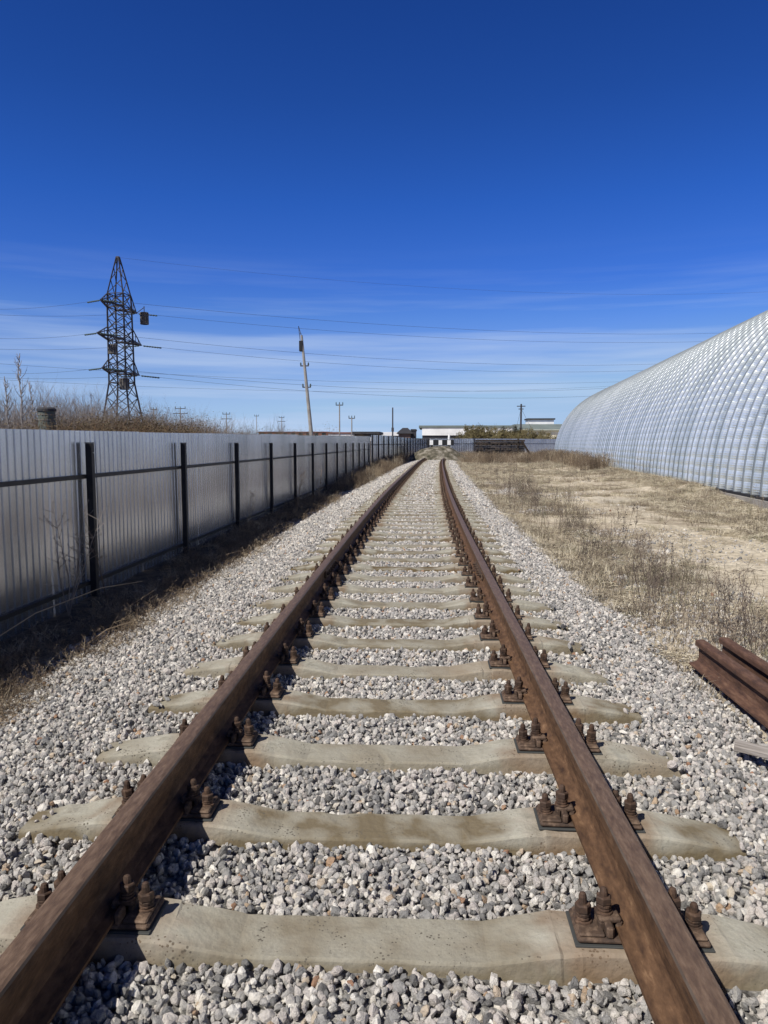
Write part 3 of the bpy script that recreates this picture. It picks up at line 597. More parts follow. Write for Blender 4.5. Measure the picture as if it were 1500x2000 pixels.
# ------------------------------------------------------------------ hangar
def hangar():
    VPd = math.atan(.0833); root = empty('arched_hangar'); tag(root, 'long silver arched steel hangar with crimped ribbed panels on the right', 'hangar')
    base = ground(1500, 990, .1); u = Vector((math.sin(VPd), math.cos(VPd), 0)); nr = Vector((u.y, -u.x, 0))
    R = 7.4; s0 = -26; s1 = 63.6; Z0 = .30; PW = .7; npan = int((s1-s0)/PW)
    # panel cross-section: raised seam, sloped flank, broad pan
    prof = [(0.0, 0.0), (.03, .0), (.055, -.03), (.12, -.115), (.22, -.15), (.35, -.16), (.48, -.15), (.58, -.115), (.645, -.03), (.67, 0.0)]
    th = [0.0]; 
    arc_fine = np.linspace(0, math.pi*.5, 720)          # left, seen side: crimps modelled
    arc_co = np.linspace(math.pi*.5, math.pi, 40)[1:]
    T = np.concatenate([arc_fine, arc_co]); Ls = T*R
    seg = .30
    P = []; 
    S = np.array([s0+k*PW+a for k in range(npan) for a, _ in prof]+[s0+npan*PW]); D = np.array([d for k in range(npan) for _, d in prof]+[0.0])
    depthw = np.clip(-D/.16, 0, 1)
    panel_id = np.array([k for k in range(npan) for _ in prof]+[npan])
    jit = np.random.default_rng(5).normal(0, 1, (npan+1,))
    SS, TT = np.meshgrid(S, T); DD, LL = np.meshgrid(D, Ls); DW = np.meshgrid(depthw, Ls)[0]; PJ = jit[np.meshgrid(panel_id, Ls)[0]]
    fine = (TT <= math.pi*.5)
    crimp = .046*np.abs(np.sin(math.pi*LL/.30+.10*PJ))*DW*fine+.0075*np.sin(2*math.pi*LL/.066)*DW*fine
    rad = R+DD+crimp
    lat = R-rad*np.cos(TT); z = Z0+rad*np.sin(TT)
    # the shell is not perfectly even
    z += .02*vnoise(SS, LL, 5, 41); lat += .03*vnoise(SS, LL, 4, 42)
    X = base.x+u.x*SS+nr.x*lat; Yw = base.y+u.y*SS+nr.y*lat
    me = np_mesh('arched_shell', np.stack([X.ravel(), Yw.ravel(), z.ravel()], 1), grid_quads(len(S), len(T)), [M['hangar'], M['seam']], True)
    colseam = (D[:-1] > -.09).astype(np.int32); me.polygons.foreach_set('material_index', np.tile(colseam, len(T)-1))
    sh = link('arched_shell', me, root)
    # foundation strip and dark joint
    def strip(lat, w, z0, z1, nm, mt):
        c = base+u*((s0+s1)/2)+nr*lat; m = MB(); m.box((0, 0, 0), (w, s1-s0, z1-z0)); o = m.build(nm, mt, root); o.location = (c.x, c.y, (z0+z1)/2); o.rotation_euler = (0, 0, -VPd); return o
    for lat in (0.06, 2*R-.06):
        strip(lat, .34, -.25, .24, 'foundation', M['concrete2']); strip(lat, .20, .243, .31, 'base_channel', M['black'])
    for s, nm in ((s0+.2, 'end_wall'), (s1-.2, 'end_wall')):
        V = [(base+u*s+nr*(R-(R-.18)*math.cos(t))+Vector((0, 0, Z0-base.z+(R-.18)*math.sin(t)))) for t in np.linspace(0, math.pi, 41)]; V2 = [v+u*.1 for v in V]; n = len(V)
        m = MB(); m.add(V+V2, [tuple(range(n)), tuple(reversed(range(n, 2*n)))]+[(i, i+n, (i+1) % n+n, (i+1) % n) for i in range(n)]); m.build(nm, M['hangar'], root)
    return root
hangar()

# ------------------------------------------------------------------ pylon and other masts
def rotz(p, a): c, s = math.cos(a), math.sin(a); return Vector((p[0]*c-p[1]*s, p[0]*s+p[1]*c, p[2]))
pc = at(242, 866, 140); PYL = Vector((pc.x, pc.y, 0)); PH = 36.7
def pylon():
    root = empty('power_pylon', PYL, 0); tag(root, 'tall dark lattice steel power pylon with three crossarm levels rising behind the left fence', 'pylon')
    A = math.radians(86)   # crossarm direction: rotated away from the picture plane
    def hw(z):
        return float(np.interp(z, [0, 13.2, 27.5, 29.9, PH], [3.5, 1.72, 1.62, 1.55, .22]))
    lv = [0, 3.6, 7.2, 10.4, 13.2, 15.1, 17.2, 19.2, 21.2, 23.2, 25.2, 27.3, 29.8, 32.4, 34.8, PH]
    co = [(-1, -1), (1, -1), (1, 1), (-1, 1)]
    pt = lambda i, z: rotz((co[i % 4][0]*hw(z), co[i % 4][1]*hw(z), z), A)
    m = MB()
    for i in range(4):
        for a, b in zip(lv[:-1], lv[1:]): m.bar(pt(i, a), pt(i, b), .26 if a < 28 else .2, mi=0)
    m.build('tower_leg', M['steelmast'], root)
    m = MB()
    for i in range(4):
        for k, (a, b) in enumerate(zip(lv[:-1], lv[1:])):
            m.bar(pt(i, a), pt(i+1, b), .12); 
            if k < 12: m.bar(pt(i+1, a), pt(i, b), .12)
            if k in (4, 5, 8, 11, 12): m.bar(pt(i, a), pt(i+1, a), .15)
    m.build('lattice_bracing', M['steelmast'], root)
    m = MB(); m.box((0, 0, PH), (.6, .6, .3)); m.build('peak_cap', M['steelmast'], root)
    tips = []
    for z, l in ((27.3, 7.0), (21.2, 8.6), (15.1, 7.3)):
        for s in (-1, 1):
            m = MB(); h = hw(z); tip = rotz((s*l, 0, z+.25), A); tips.append(tip)
            for q in (-1, 1):
                lo_ = rotz((s*h, q*h, z), A); up = rotz((s*h, q*h, z+2.4), A)
                m.bar(lo_, tip, .30); m.bar(up, tip, .16)
                for f in (.33, .66): m.bar(lo_.lerp(tip, f), up.lerp(tip, f), .1); 
            for f0, f1 in ((0, .33), (.33, .66)):
                m.bar(rotz((s*h, -h, z), A).lerp(tip, f0), rotz((s*h, h, z), A).lerp(tip, f1), .12)
            m.bar(rotz((s*h, -h, z), A), rotz((s*h, h, z), A), .2)
            m.build('crossarm', M['steelmast'], root)
    return root, tips, A
pyl, TIPS, PA = pylon()
def trap(px, py, w, h, Y, lab):
    c = at(px, py, Y); r = w/2
    root = empty('line_trap', (c.x, c.y, c.z-h/2)); tag(root, lab, 'line trap', 'cylindrical line traps hung on the pylon')
    m = MB(); m.lathe((0, 0, 0), [(r*.8, 0), (r*.8, h)], 14); m.build('coil_core', M['trap'], root)
    m = MB()
    for k in range(12):
        t = k*math.pi/6; m.bar((r*math.cos(t), r*math.sin(t), .05), (r*math.cos(t), r*math.sin(t), h-.05), .12)
    m.lathe((0, 0, 0), [(r*1.04, 0), (r*1.04, .15)], 14); m.lathe((0, 0, h-.15), [(r*1.04, 0), (r*1.04, .15)], 14); m.build('cage_bars', M['trap'], root)
    m = MB(); m.bar((0, 0, h), (0, 0, h+1.2), .12); m.build('hanger', M['steelmast'], root)
def tie(a, b, parent): MB().bar((0, 0, 0), Vector(b)-Vector(a), .10).build('tie_rod', M['steelmast'], parent).location = a
tie(TIPS[1], at(282, 600, 144)-PYL, pyl)
trap(282, 622, 1.5, 2.3, 144, 'line trap hanging out to the right below the top crossarm')
trap(220, 682, 1.5, 1.7, 134, 'line trap hanging at the left of the pylon below the middle crossarm')
trap(243, 750, 1.7, 2.1, 138, 'line trap hanging inside the tower body below the lowest crossarm')
def wire(a, b, sag, lab, r=.024, ins=True, nm='power_line'):
    a = Vector(a); b = Vector(b); n = 26; pts = []
    for i in range(n+1):
        t = i/n; p = a.lerp(b, t); p.z -= 4*sag*t*(1-t); pts.append(p)
    root = empty(nm, a); tag(root, lab, 'power line', 'power lines strung from the pylon'); 
    m = MB(); m.tube([p-a for p in pts], r, 4, cap=False); m.build('wire', M['wire'], root)
    if ins:
        d = (pts[1]-pts[0]).normalized(); m = MB(); Lk = 3.6
        q0 = Vector((0, 0, -.1)); p = []; rr = []
        for k in range(15):
            t = k/14; p.append(q0+d*(.4+Lk*t)); rr.append(.17 if k % 2 else .09)
        m.tube(p, rr, 8); m.build('insulator_string', M['insul'], root)
names = ['top', 'top', 'middle', 'middle', 'lowest', 'lowest']
Yr = 205.0
# photo points where each line leaves the frame or passes behind the hangar; far end points lie beyond
tips_w = [PYL+t for t in TIPS]
def thru(a, px, py, Y, k, sag, lab, **kw):
    q = at(px, py, Y); e = a.lerp(q, k); e.z += 4*sag*(1-1/k); wire(a, e, sag, lab, **kw)
for i, (px, py) in enumerate([(1340, 652), (1340, 668), (1245, 712), (1245, 724), (1190, 758), (1190, 772)]):
    a = tips_w[i]; thru(a, px, py, Yr, 1.55, 4.5+i*.2, 'power line running right from the %s crossarm, %s of its pair' % (names[i], 'upper' if i % 2 == 0 else 'lower'))
for i, (px, py) in enumerate([(0, 604), (0, 615), (0, 661), (0, 682), (0, 729), (0, 738)]):
    a = tips_w[i]; thru(a, px, py, 150, 2.2, 2.0, 'power line running left out of the view from the %s crossarm, %s of its pair' % (names[i], 'upper' if i % 2 == 0 else 'lower'))
thru(PYL+Vector((0, 0, PH)), 1500, 570, Yr, 1.3, 5, 'thin earth wire running right from the very top of the pylon', r=.016, ins=False)
wire(at(-60, 706, 170), at(1230, 745, 260), 2.5, 'faint line crossing the whole view behind the pylon, just above the lowest pair', r=.026, ins=False)
wire(at(-60, 738, 180), at(1230, 752, 290), 3.0, 'faintest line crossing the view low behind the pylon', r=.026, ins=False)

def leaning_pole():
    Y = 70; b = at(613, 880, Y); t = at(589, 655, Y); root = empty('leaning_pole', (b.x, b.y, 0)); tag(root, 'tall tapering concrete pole leaning left with brackets and a whip aerial on top', 'pole')
    b = Vector((b.x, b.y, 0)); d = (t-b); m = MB(); m.tube([(0, 0, 0), d], [.21, .11], 12); m.build('shaft', M['concrete2'], root, smooth=False)
    lo_ = lambda px, py: at(px, py, Y)-b
    c = lo_(588, 676); m = MB(); m.box(c, (.34, .34, 1.0), bev=.04); m.build('transformer_box', M['black'], root)
    for py in (702, 735):
        c = b+d*((850-py)/ (850-655.)); c = c-b; m = MB(); m.box(c, (.8, .10, .10)); m.build('bracket', M['steelmast'], root)
        for s in (-.36, .36): MB().lathe(tuple(c+Vector((s, 0, .05))), [(.05, 0), (.09, .08), (.05, .14), (.08, .2), (.03, .28)], 8).build('insulator', M['insul'], root)
    m = MB(); m.bar(lo_(586, 664), lo_(583, 637), .05); m.bar(lo_(591, 664), lo_(583, 637), .05); m.bar(lo_(584, 652), lo_(589, 652), .04); m.build('aerial', M['steelmast'], root)
leaning_pole()
def tpole(px, ptop, Y, lab, arm=1.3, style=0, r=.10, base=870):
    t = at(px, ptop, Y); root = empty('utility_pole', (t.x, t.y, 0)); tag(root, lab, 'pole', 'small poles on the skyline'); h = t.z
    MB().tube([(0, 0, 0), (0, 0, h)], [r*1.3, r], 8).build('shaft', M['concrete2'] if style != 2 else M['steelmast'], root)
    if style != 2:
        m = MB(); m.box((0, 0, h-.1), (arm, .14, .14)); 
        if style == 1: m.box((0, 0, h-1.2), (arm*1.4, .14, .14))
        m.build('crossarm', M['steelmast'], root)
        for s in (-.45, 0, .45): MB().lathe((s*arm, 0, h), [(.06, 0), (.1, .12), (.05, .2), (.08, .3), (.02, .4)], 6).build('insulator', M['insul'], root)
    else:
        m = MB(); m.box((0, 0, h*.5), (.5, .3, .8)); m.build('cabinet', M['steelmast'], root)
tpole(300, 799, 150, 'short pole with a T top showing over the scrub just right of the pylon')
tpole(352, 797, 160, 'pole with a wide crossarm above the scrub between the pylon and the lone thin pole', 2.4, 1)
tpole(442, 808, 170, 'thin pole with crossarms standing alone above the fence left of the leaning pole', 1.8, 1, .09)
tpole(501, 812, 230, 'very faint distant pole left of the leaning pole', 1.4, 0, .09)
tpole(550, 815, 220, 'distant pole among the twigs just left of the leaning pole', 1.6, 1, .09)
tpole(663, 790, 120, 'taller pole with a small T head standing right of the leaning pole', 1.2)
tpole(687, 816, 130, 'short pole beside the dark flat roof, right of the taller pole', 1.1)
tpole(767, 796, 150, 'slender grey mast with cabinet standing left of the hip roofed house', 0, 2, .13)
def mast():
    Y = 135; t = at(1018, 789, Y); root = empty('utility_pole', (t.x, t.y, 0)); tag(root, 'pole with crossed arms and stay wires above the bushes near the hangar', 'pole', 'small poles on the skyline'); h = t.z
    MB().tube([(0, 0, 0), (0, 0, h)], [.2, .15], 8).build('shaft', M['steelmast'], root)
    m = MB(); m.box((0, 0, h-.4), (1.5, .15, .15)); m.box((0, 0, h-.9), (.9, .15, .15)); m.build('crossarm', M['steelmast'], root)
    for s in (-1, 1): MB().bar((0, 0, h-.8), (s*2.6+1, 0, 1), .04).build('stay_wire', M['wire'], root)
mast()
# ------------------------------------------------------------------ distant buildings
def bld(px0, px1, ytop, Y, depth, lab, wall='whitewall', roof='greyroof', rt=.4, eave=.3, ybot=None, hip=0, windows=0, band=None, cat='building', nm='building', wz=None):
    a = at(px0, ytop, Y); b = at(px1, ytop, Y); w = b.x-a.x; h = a.z; root = empty(nm, ((a.x+b.x)/2, Y+depth/2, 0)); tag(root, lab, cat)
    z0 = -.3 if ybot is None else at(px0, ybot, Y).z
    hb = h-rt if not hip else h-hip
    MB().box((0, 0, (hb+z0)/2), (w, depth, hb-z0)).build('wall', M[wall], root)
    if hip:
        x, y = w/2+eave, depth/2+eave; r = w*.22; P = [(-x, -y, hb), (x, -y, hb), (x, y, hb), (-x, y, hb), (-r, 0, h), (r, 0, h), (-x, -y, hb-.15), (x, -y, hb-.15), (x, y, hb-.15), (-x, y, hb-.15)]
        MB().add(P, [(0, 1, 5, 4), (1, 2, 5), (2, 3, 4, 5), (3, 0, 4), (6, 7, 1, 0), (7, 8, 2, 1), (8, 9, 3, 2), (9, 6, 0, 3), (9, 8, 7, 6)]).build('roof', M[roof], root)
    else: MB().box((0, 0, hb+rt/2), (w+2*eave, depth+2*eave, rt), bev=.03).build('roof', M[roof], root)
    if windows:
        for k in range(windows):
            x = -w/2+w*(k+.5)/windows; MB().box((x, -depth/2-.02, hb*.62 if wz is None else wz), (min(1.2, w/windows*.55), .08, .9)).build('window', M['glass'], root)
    if band:
        MB().box((0, -depth/2-.03, band[0]), (w*.998, .08, band[1])).build('wall_band', M[band[2]], root)
    return root
bld(505, 640, 843, 190, 14, 'long low red and white building just above the fence left of the leaning pole', 'redwall', 'roofred', .22, .2, windows=9, band=(2.9, .9, 'whitewall'), wz=3.9)
bld(641, 690, 844, 185, 12, 'low red roofed shed with a white front right of the leaning pole', 'whitewall', 'roofred', .4, .2, windows=3, band=(2.6, .5, 'redwall'))
bld(692, 738, 843, 175, 14, 'dark flat roofed shed between the short pole and the slender mast', 'darkwall', 'darkwall', .6, .4, windows=2, band=(2.6, .9, 'whitewall'))
bld(740, 776, 844, 200, 14, 'small white roofed shed beneath the slender mast', 'darkwall', 'white', 1.0, .3)
bld(779, 802, 835, 125, 5, 'small brown house with a dark hipped roof at the end of the fence', 'brick', 'darkwall', hip=.9, windows=2, eave=.35, cat='house', nm='house')
bld(803, 812, 838, 126, 6, 'narrow dark block forming the right side of the hip roofed house', 'darkwall', 'darkwall', .3, .1)  # separate dark block for the dark right side of the house
def warehouse():
    Y = 150; a = at(822, 831, Y); b = at(1004, 831, Y); w = b.x-a.x; h = a.z; root = empty('warehouse', ((a.x+b.x)/2, Y+10, 0)); tag(root, 'long warehouse with white gable wall and thin grey roof edge behind the buffer stop', 'warehouse')
    MB().box((0, 0, (h-.8)/2), (w-.6, 20, h-.8)).build('wall', M['darkwall'], root)
    MB().box((0, -10.1, h-1.25), (w-.5, .3, 1.5)).build('fascia', M['whitewall'], root)
    MB().box((0, 0, h-.25), (w+.8, 20.8, .5), bev=.05).build('roof', M['greyroof'], root)
    for k in range(8): MB().box((-w/2+1.2+k*2.3, -10.05, 1.4), (1.6, .1, 2.2)).build('gate', M['black'], root)
warehouse()
def hall():
    Y = 160; a = at(1012, 827, Y); b = at(1140, 827, Y); w = b.x-a.x; h = a.z; root = empty('industrial_hall', ((a.x+b.x)/2, Y+9, 0)); tag(root, 'green roofed hall with a raised white clerestory beside the far end of the hangar', 'hall')
    MB().box((0, 0, (h-1.3)/2), (w-.5, 18, h-1.3)).build('wall', M['cream'], root)
    P = [(-w/2, -9.6, h-1.5), (w/2, -9.6, h-1.5), (w/2, -3, h), (-w/2, -3, h), (w/2, 9.6, h-1.5), (-w/2, 9.6, h-1.5), (-w/2, 3, h), (w/2, 3, h)]
    MB().add(P, [(0, 1, 2, 3), (3, 2, 7, 6), (6, 7, 4, 5), (1, 4, 7, 2), (0, 3, 6, 5)]).build('roof', M['greyroof'], root)
    t = at(1040, 815, Y).z; x0 = at(1040, 815, Y).x-root.location.x; x1 = at(1092, 815, Y).x-root.location.x
    MB().box(((x0+x1)/2, 0, (h-.3+t-.3)/2), (x1-x0, 5, t-.3-h+.3)).build('clerestory', M['whitewall'], root)
    MB().box(((x0+x1)/2, 0, t-.15), (x1-x0+.5, 5.6, .3)).build('roof', M['darkwall'], root)
hall()
def tank():
    c = at(92, 830, 29); t = at(92, 796, 29); root = empty('storage_tank', (c.x, c.y, 0)); tag(root, 'squat grey cylindrical tank or vent poking up among the bare bushes at far left', 'tank')
    MB().lathe((0, 0, 0), [(.33, 0), (.33, t.z-.15)], 20).build('tank_body', flat('tank_green_grey', (.10, .115, .10)), root)
    MB().lathe((0, 0, t.z-.15), [(.37, 0), (.37, .09), (.30, .15)], 20).build('tank_lid', M['darkwall'], root)
    m = MB(); 
    for z in (t.z-.30, t.z-.52): m.lathe((0, 0, z), [(.345, 0), (.345, .035)], 20)
    m.build('hoop', M['trap'], root)
tank()

# ------------------------------------------------------------------ buffer stop and gravel heap
HY = 65.0; HX = float(trx(HY))
def heap():
    n = 60; th = np.linspace(0, 2*np.pi, n, endpoint=False); V = [(0, 0, 1.30)]; Q = []; rr = [.25, .5, .9, 1.4, 1.9, 2.5, 3.1]; hh = [1.42, 1.40, 1.30, 1.08, .74, .34, -.1]
    for r_, h_ in zip(rr, hh):
        for t in th:
            V.append((r_*1.12*math.cos(t), r_*math.sin(t)*.85, h_+.22*float(vnoise(r_*math.cos(t)+5, r_*math.sin(t)+5, .6, 8))*(h_ > 0)))
    for i in range(n): Q.append((0, 1+i, 1+(i+1) % n))
    for k in range(len(rr)-1):
        for i in range(n): a = 1+k*n; Q.append((a+i, a+n+i, a+n+(i+1) % n)); Q.append((a+i, a+n+(i+1) % n, a+(i+1) % n))
    me = bpy.data.meshes.new('gravel_heap'); me.from_pydata(V, [], Q); me.materials.append(M['heap']); me.update(); o = link('gravel_heap', me); o.location = (HX+.25, HY+1.6, .0); tag(o, 'mound of gravel and earth tipped over the rails at the end of the track', 'gravel heap')
M['heap'] = mat('heap_earth', (.3, .27, .22), .95, ramp=[(.34, (.04, .04, .025)), (.5, (.13, .115, .085)), (.66, (.33, .30, .25))], scale=1.8, bump=1, bscale=9, dist=.1)
heap()
def buffer_stop():
    Y = 70.5; root = empty('buffer_stop', (at(860, 866, Y).x, Y, 0)); tag(root, 'black and white striped buffer stop above the gravel heap at the end of the rails', 'buffer stop')
    MB().box((0, 0, 1.72), (2.55, .30, .52), bev=.03).build('beam', M['black'], root)
    for k, x in enumerate((-.85, 0, .82)): MB().box((x, -.16, 1.72), (.33, .04, .46)).build('white_stripe', M['white'], root)
    for x in (-.8, .8): MB().box((x, .3, .85), (.22, .22, 1.7)).build('upright', M['black'], root); MB().bar((x, .3, 1.6), (x, 2.4, .0), .2).build('brace', M['black'], root)
    MB().lathe((.82, 0, 1.985), [(.10, 0), (.11, .25), (.08, .4), (.04, .5)], 10).build('lamp', M['white'], root)
buffer_stop()
# ------------------------------------------------------------------ stack of old sleepers near the far fence
def sl_stack():
    Y = 82; a = at(930, 866, Y); b = at(1026, 866, Y); H = .225; mL = MB().box((0, 0, 0), (2.62, .23, .18), bev=.01).mesh('old_sleeper', M['oldsleeper']); mE = MB().box((0, 0, 0), (.24, 2.62, .20), bev=.01).mesh('old_sleeper', M['oldsleeper'])
    tot = b.x-a.x; r = random.Random(4)
    for s in range(2):
        x0 = a.x+tot*(.25+.5*s); 
        for lay in range(9):
            z = .12+lay*.226
            if lay % 2 == 0:
                for k in range(9): 
                    o = link('old_sleeper', mE); o.location = (x0-1.16+k*.29+r.uniform(-.03, .03), Y+1.35+r.uniform(-.15, .15), z); o.rotation_euler = (0, 0, r.uniform(-.03, .03)); SL.append(o)
            else:
                for k in range(3): 
                    o = link('old_sleeper', mL); o.location = (x0+r.uniform(-.12, .12), Y+.2+k*1.1, z); o.rotation_euler = (0, 0, r.uniform(-.02, .02)); SL.append(o)
                    o['lw'] = 1
    for o in SL:
        lw = 'lw' in o
        if lw: del o['lw']
        tag(o, 'dark old sleeper laid %s in the stack before the pale far fence' % ('crosswise, long side showing,' if lw else 'end-on'), 'old sleeper', 'old sleepers stacked crosswise' if lw else 'old sleepers stacked end-on')
    o = link('old_sleeper', mL); o.location = (b.x+.35, Y+.1, .75); o.rotation_euler = (0, 1.0, .1); tag(o, 'old sleeper leaning against the right end of the dark stack', 'old sleeper')
SL = []; sl_stack()

# ------------------------------------------------------------------ plants
def twig_mesh(seed, h, spread, nb=7, depth=3, r0=.03, mt='twig', leaves=0, lsize=.12, lmat='leaf', upright=.75, trunk=None, sides=4):
    r = random.Random(seed); mb = MB(); tips = []
    def br(p, d, l, rad, lev):
        n = 4; pts = [p]; q = p.copy(); dd = d.copy()
        for i in range(n):
            dd = (dd+Vector((r.gauss(0, .12), r.gauss(0, .12), r.gauss(0, .06)+.05))).normalized(); q = q+dd*l/n; pts.append(q.copy())
        mb.tube(pts, [rad*(1-.7*i/n) for i in range(n+1)], sides if lev < 2 else 3, cap=False)
        if lev < depth:
            for k in range(r.randint(3, 5)):
                t = r.uniform(.3, 1); i = min(n-1, int(t*n)); pp = pts[i].lerp(pts[i+1], t*n-i)
                nd = (dd*upright+Vector((r.gauss(0, .5), r.gauss(0, .5), r.uniform(.0, .5)))).normalized(); br(pp, nd, l*r.uniform(.4, .65), rad*.5, lev+1)
        else: tips.extend(pts[1:])
    for k in range(nb):
        a = r.uniform(0, 6.28); d = Vector((math.cos(a)*spread, math.sin(a)*spread, 1)).normalized()
        br(Vector((r.uniform(-.3, .3)*spread*h*.4, r.uniform(-.3, .3)*spread*h*.4, 0)), d, h*r.uniform(.45, .75), r0, 0)
    me = mb.mesh('branches', M[mt]); lm = None
    if leaves:
        lb = MB()
        for _ in range(leaves):
            p = r.choice(tips)+Vector((r.gauss(0, .15), r.gauss(0, .15), r.gauss(0, .15))); s = lsize*r.uniform(.5, 1.3)
            u = Vector((r.gauss(0, 1), r.gauss(0, 1), r.gauss(0, 1))).normalized(); v = u.orthogonal().normalized()*s; u = u*s
            lb.add([p-u, p-v*.6, p+u, p+v*.6], [(0, 1, 2, 3)])
        lm = lb.mesh('foliage', M[lmat])
    return me, lm
BARE = [twig_mesh(i, 4.2, .6, 20, 3, .026, 'twig') for i in range(3)]
SCRUB = [twig_mesh(20+i, 2.6, .8, 16, 3, .014, 'redtwig', 2600, .026, 'leafbrown', .6) for i in range(3)]
GREEN = [twig_mesh(40+i, 4.0, .75, 12, 3, .035, 'redtwig', 8000, .10, 'leaf', .6) for i in range(3)]
def plant(kind, var, loc, sc, lab, nm='bush', cat='bush', group=None, rz=None):
    root = empty(nm, loc, random.uniform(0, 6.28) if rz is None else rz); root.scale = sc if hasattr(sc, '__len__') else (sc, sc, sc); tag(root, lab, cat, group)
    me, lm = kind[var % len(kind)]; link('branches', me, root)
    if lm: link('foliage', lm, root)
    return root
def birch(px, ptop, Y, lab, seed):
    t = at(px, ptop, Y); h = t.z; root = empty('birch_tree', (t.x, t.y, 0)); tag(root, lab, 'birch tree'); r = random.Random(seed)
    pts = [Vector((r.gauss(0, .010)*i, 0, h*i/8)) for i in range(9)]; MB().tube(pts, [.05*(1-i/9) + .010 for i in range(9)], 7).build('trunk', M['bark'], root)
    m = MB()
    for k in range(46):
        z = r.uniform(.25, .97); p = Vector((0, 0, h*z)); a = r.uniform(0, 6.28); l = h*.22*(1.15-z)*r.uniform(.5, 1.2)
        e = p+Vector((math.cos(a)*l*.6, math.sin(a)*l*.6, l)); mid = p.lerp(e, .5)+Vector((math.cos(a), math.sin(a), 0))*l*.12; m.tube([p, mid, e], [.018, .012, .005], 3, cap=False)
        for _ in range(3): q = mid.lerp(e, r.random()); m.tube([q, q+Vector((r.gauss(0, .2), r.gauss(0, .2), r.uniform(.1, .5)))*l*.5], [.007, .004], 3, cap=False)
    m.build('crown', M['twig'], root)
birch(38, 690, 34, 'tall thin birch with white stem rising highest at the far left', 1)
birch(12, 735, 32, 'lower bare birch at the left edge of the photo', 2)
birch(58, 745, 38, 'small bare birch just right of the tall thin one', 3)
birch(178, 768, 60, 'spindly bare birch standing left of the pylon among the bushes', 4)
rb = random.Random(9)
for i, (px, top, Y) in enumerate([(5, 762, 33), (30, 770, 38), (60, 775, 40), (110, 778, 44), (132, 770, 50), (155, 775, 46), (180, 778, 55), (200, 785, 60), (222, 800, 50), (20, 790, 30), (68, 800, 50), (95, 775, 62), (122, 785, 38), (142, 772, 62), (168, 782, 40), (190, 776, 48), (212, 790, 44), (40, 785, 46), (-10, 760, 40)]):
    t = at(px, top, Y); k = t.z/4.15; plant(BARE, i, (t.x, t.y, .1), (k*.9, k*.9, k), 'bare grey bush in the thicket behind the left fence near the tank' if i != 0 else 'bare grey bush at the very left edge behind the fence', 'bare_bush', 'bush', 'bare bushes behind the left fence')
for i in range(18):
    px = 245+i*11+rb.uniform(-4, 4); Y = rb.uniform(45, 75); t = at(px, np.interp(px, [245, 300, 440], [798, 803, 830])+rb.uniform(-5, 5), Y); k = t.z/4.1
    plant(BARE, i, (t.x, t.y, .1), (k*.9, k*.9, k), 'soft twiggy bush standing out of the brown scrub right of the pylon foot', 'bare_bush', 'bush', 'twiggy bushes right of the pylon foot')
# scrub band just over the fence top
for i in range(84):
    px = rb.uniform(-40, 620) if i > 12 else -30+i*48; Y = rb.uniform(22, 60); 
    top = np.interp(px, [-40, 60, 150, 250, 330, 400, 450, 500, 620], [806, 806, 800, 798, 804, 820, 830, 830, 838])+rb.uniform(-3, 9); t = at(px, top, Y)
    if t.x > FX-1.5: continue
    k = max(.35, (t.z-.2)/2.9); plant(SCRUB, i, (t.x, t.y, .2), (k*1.35, k*1.35, k), 'reddish brown scrub bush in the low band above the left fence', 'scrub_bush', 'bush', 'scrub bushes behind the left fence')
for i in range(44):
    px = rb.uniform(370, 722); Y = rb.uniform(55, 105); top = np.interp(px, [370, 450, 520, 722], [834, 838, 843, 848])+rb.uniform(-4, 3); t = at(px, top, Y)
    if t.x > FX-2: continue
    k = max(.35, t.z/2.9); plant(SCRUB, i, (t.x, t.y, 0), (k*1.6, k*1.6, k), 'low scrub far beyond the fence between the pylon and the end of the track', 'scrub_bush', 'bush', 'distant low scrub beyond the left fence')
for i, px in enumerate([465, 480, 540, 556, 600, 430]):
    t = at(px, (812, 822, 812, 825, 832, 822)[i], 55+i*6); k = t.z/4.6; plant(BARE, i, (t.x, t.y, .1), (k*.6, k*.6, k), 'slight bare sapling on the skyline near the leaning pole', 'bare_sapling', 'sapling', 'saplings near the leaning pole')
for i, (px, top, Y) in enumerate([(912, 836, 104), (930, 826, 108), (948, 829, 110), (966, 831, 107), (984, 828, 112), (1002, 833, 108), (1020, 832, 112), (1040, 836, 110), (1058, 839, 108), (1076, 843, 110), (893, 850, 104)]):
    t = at(px, top, Y); k = t.z/4.5; plant(GREEN, i, (t.x, t.y, 0), (k*.85, k*.85, k), 'budding green brown bush behind the pale far fence' if i else 'budding bush nearest the buffer stop behind the pale far fence', 'budding_bush', 'bush', 'budding bushes beyond the far fence')

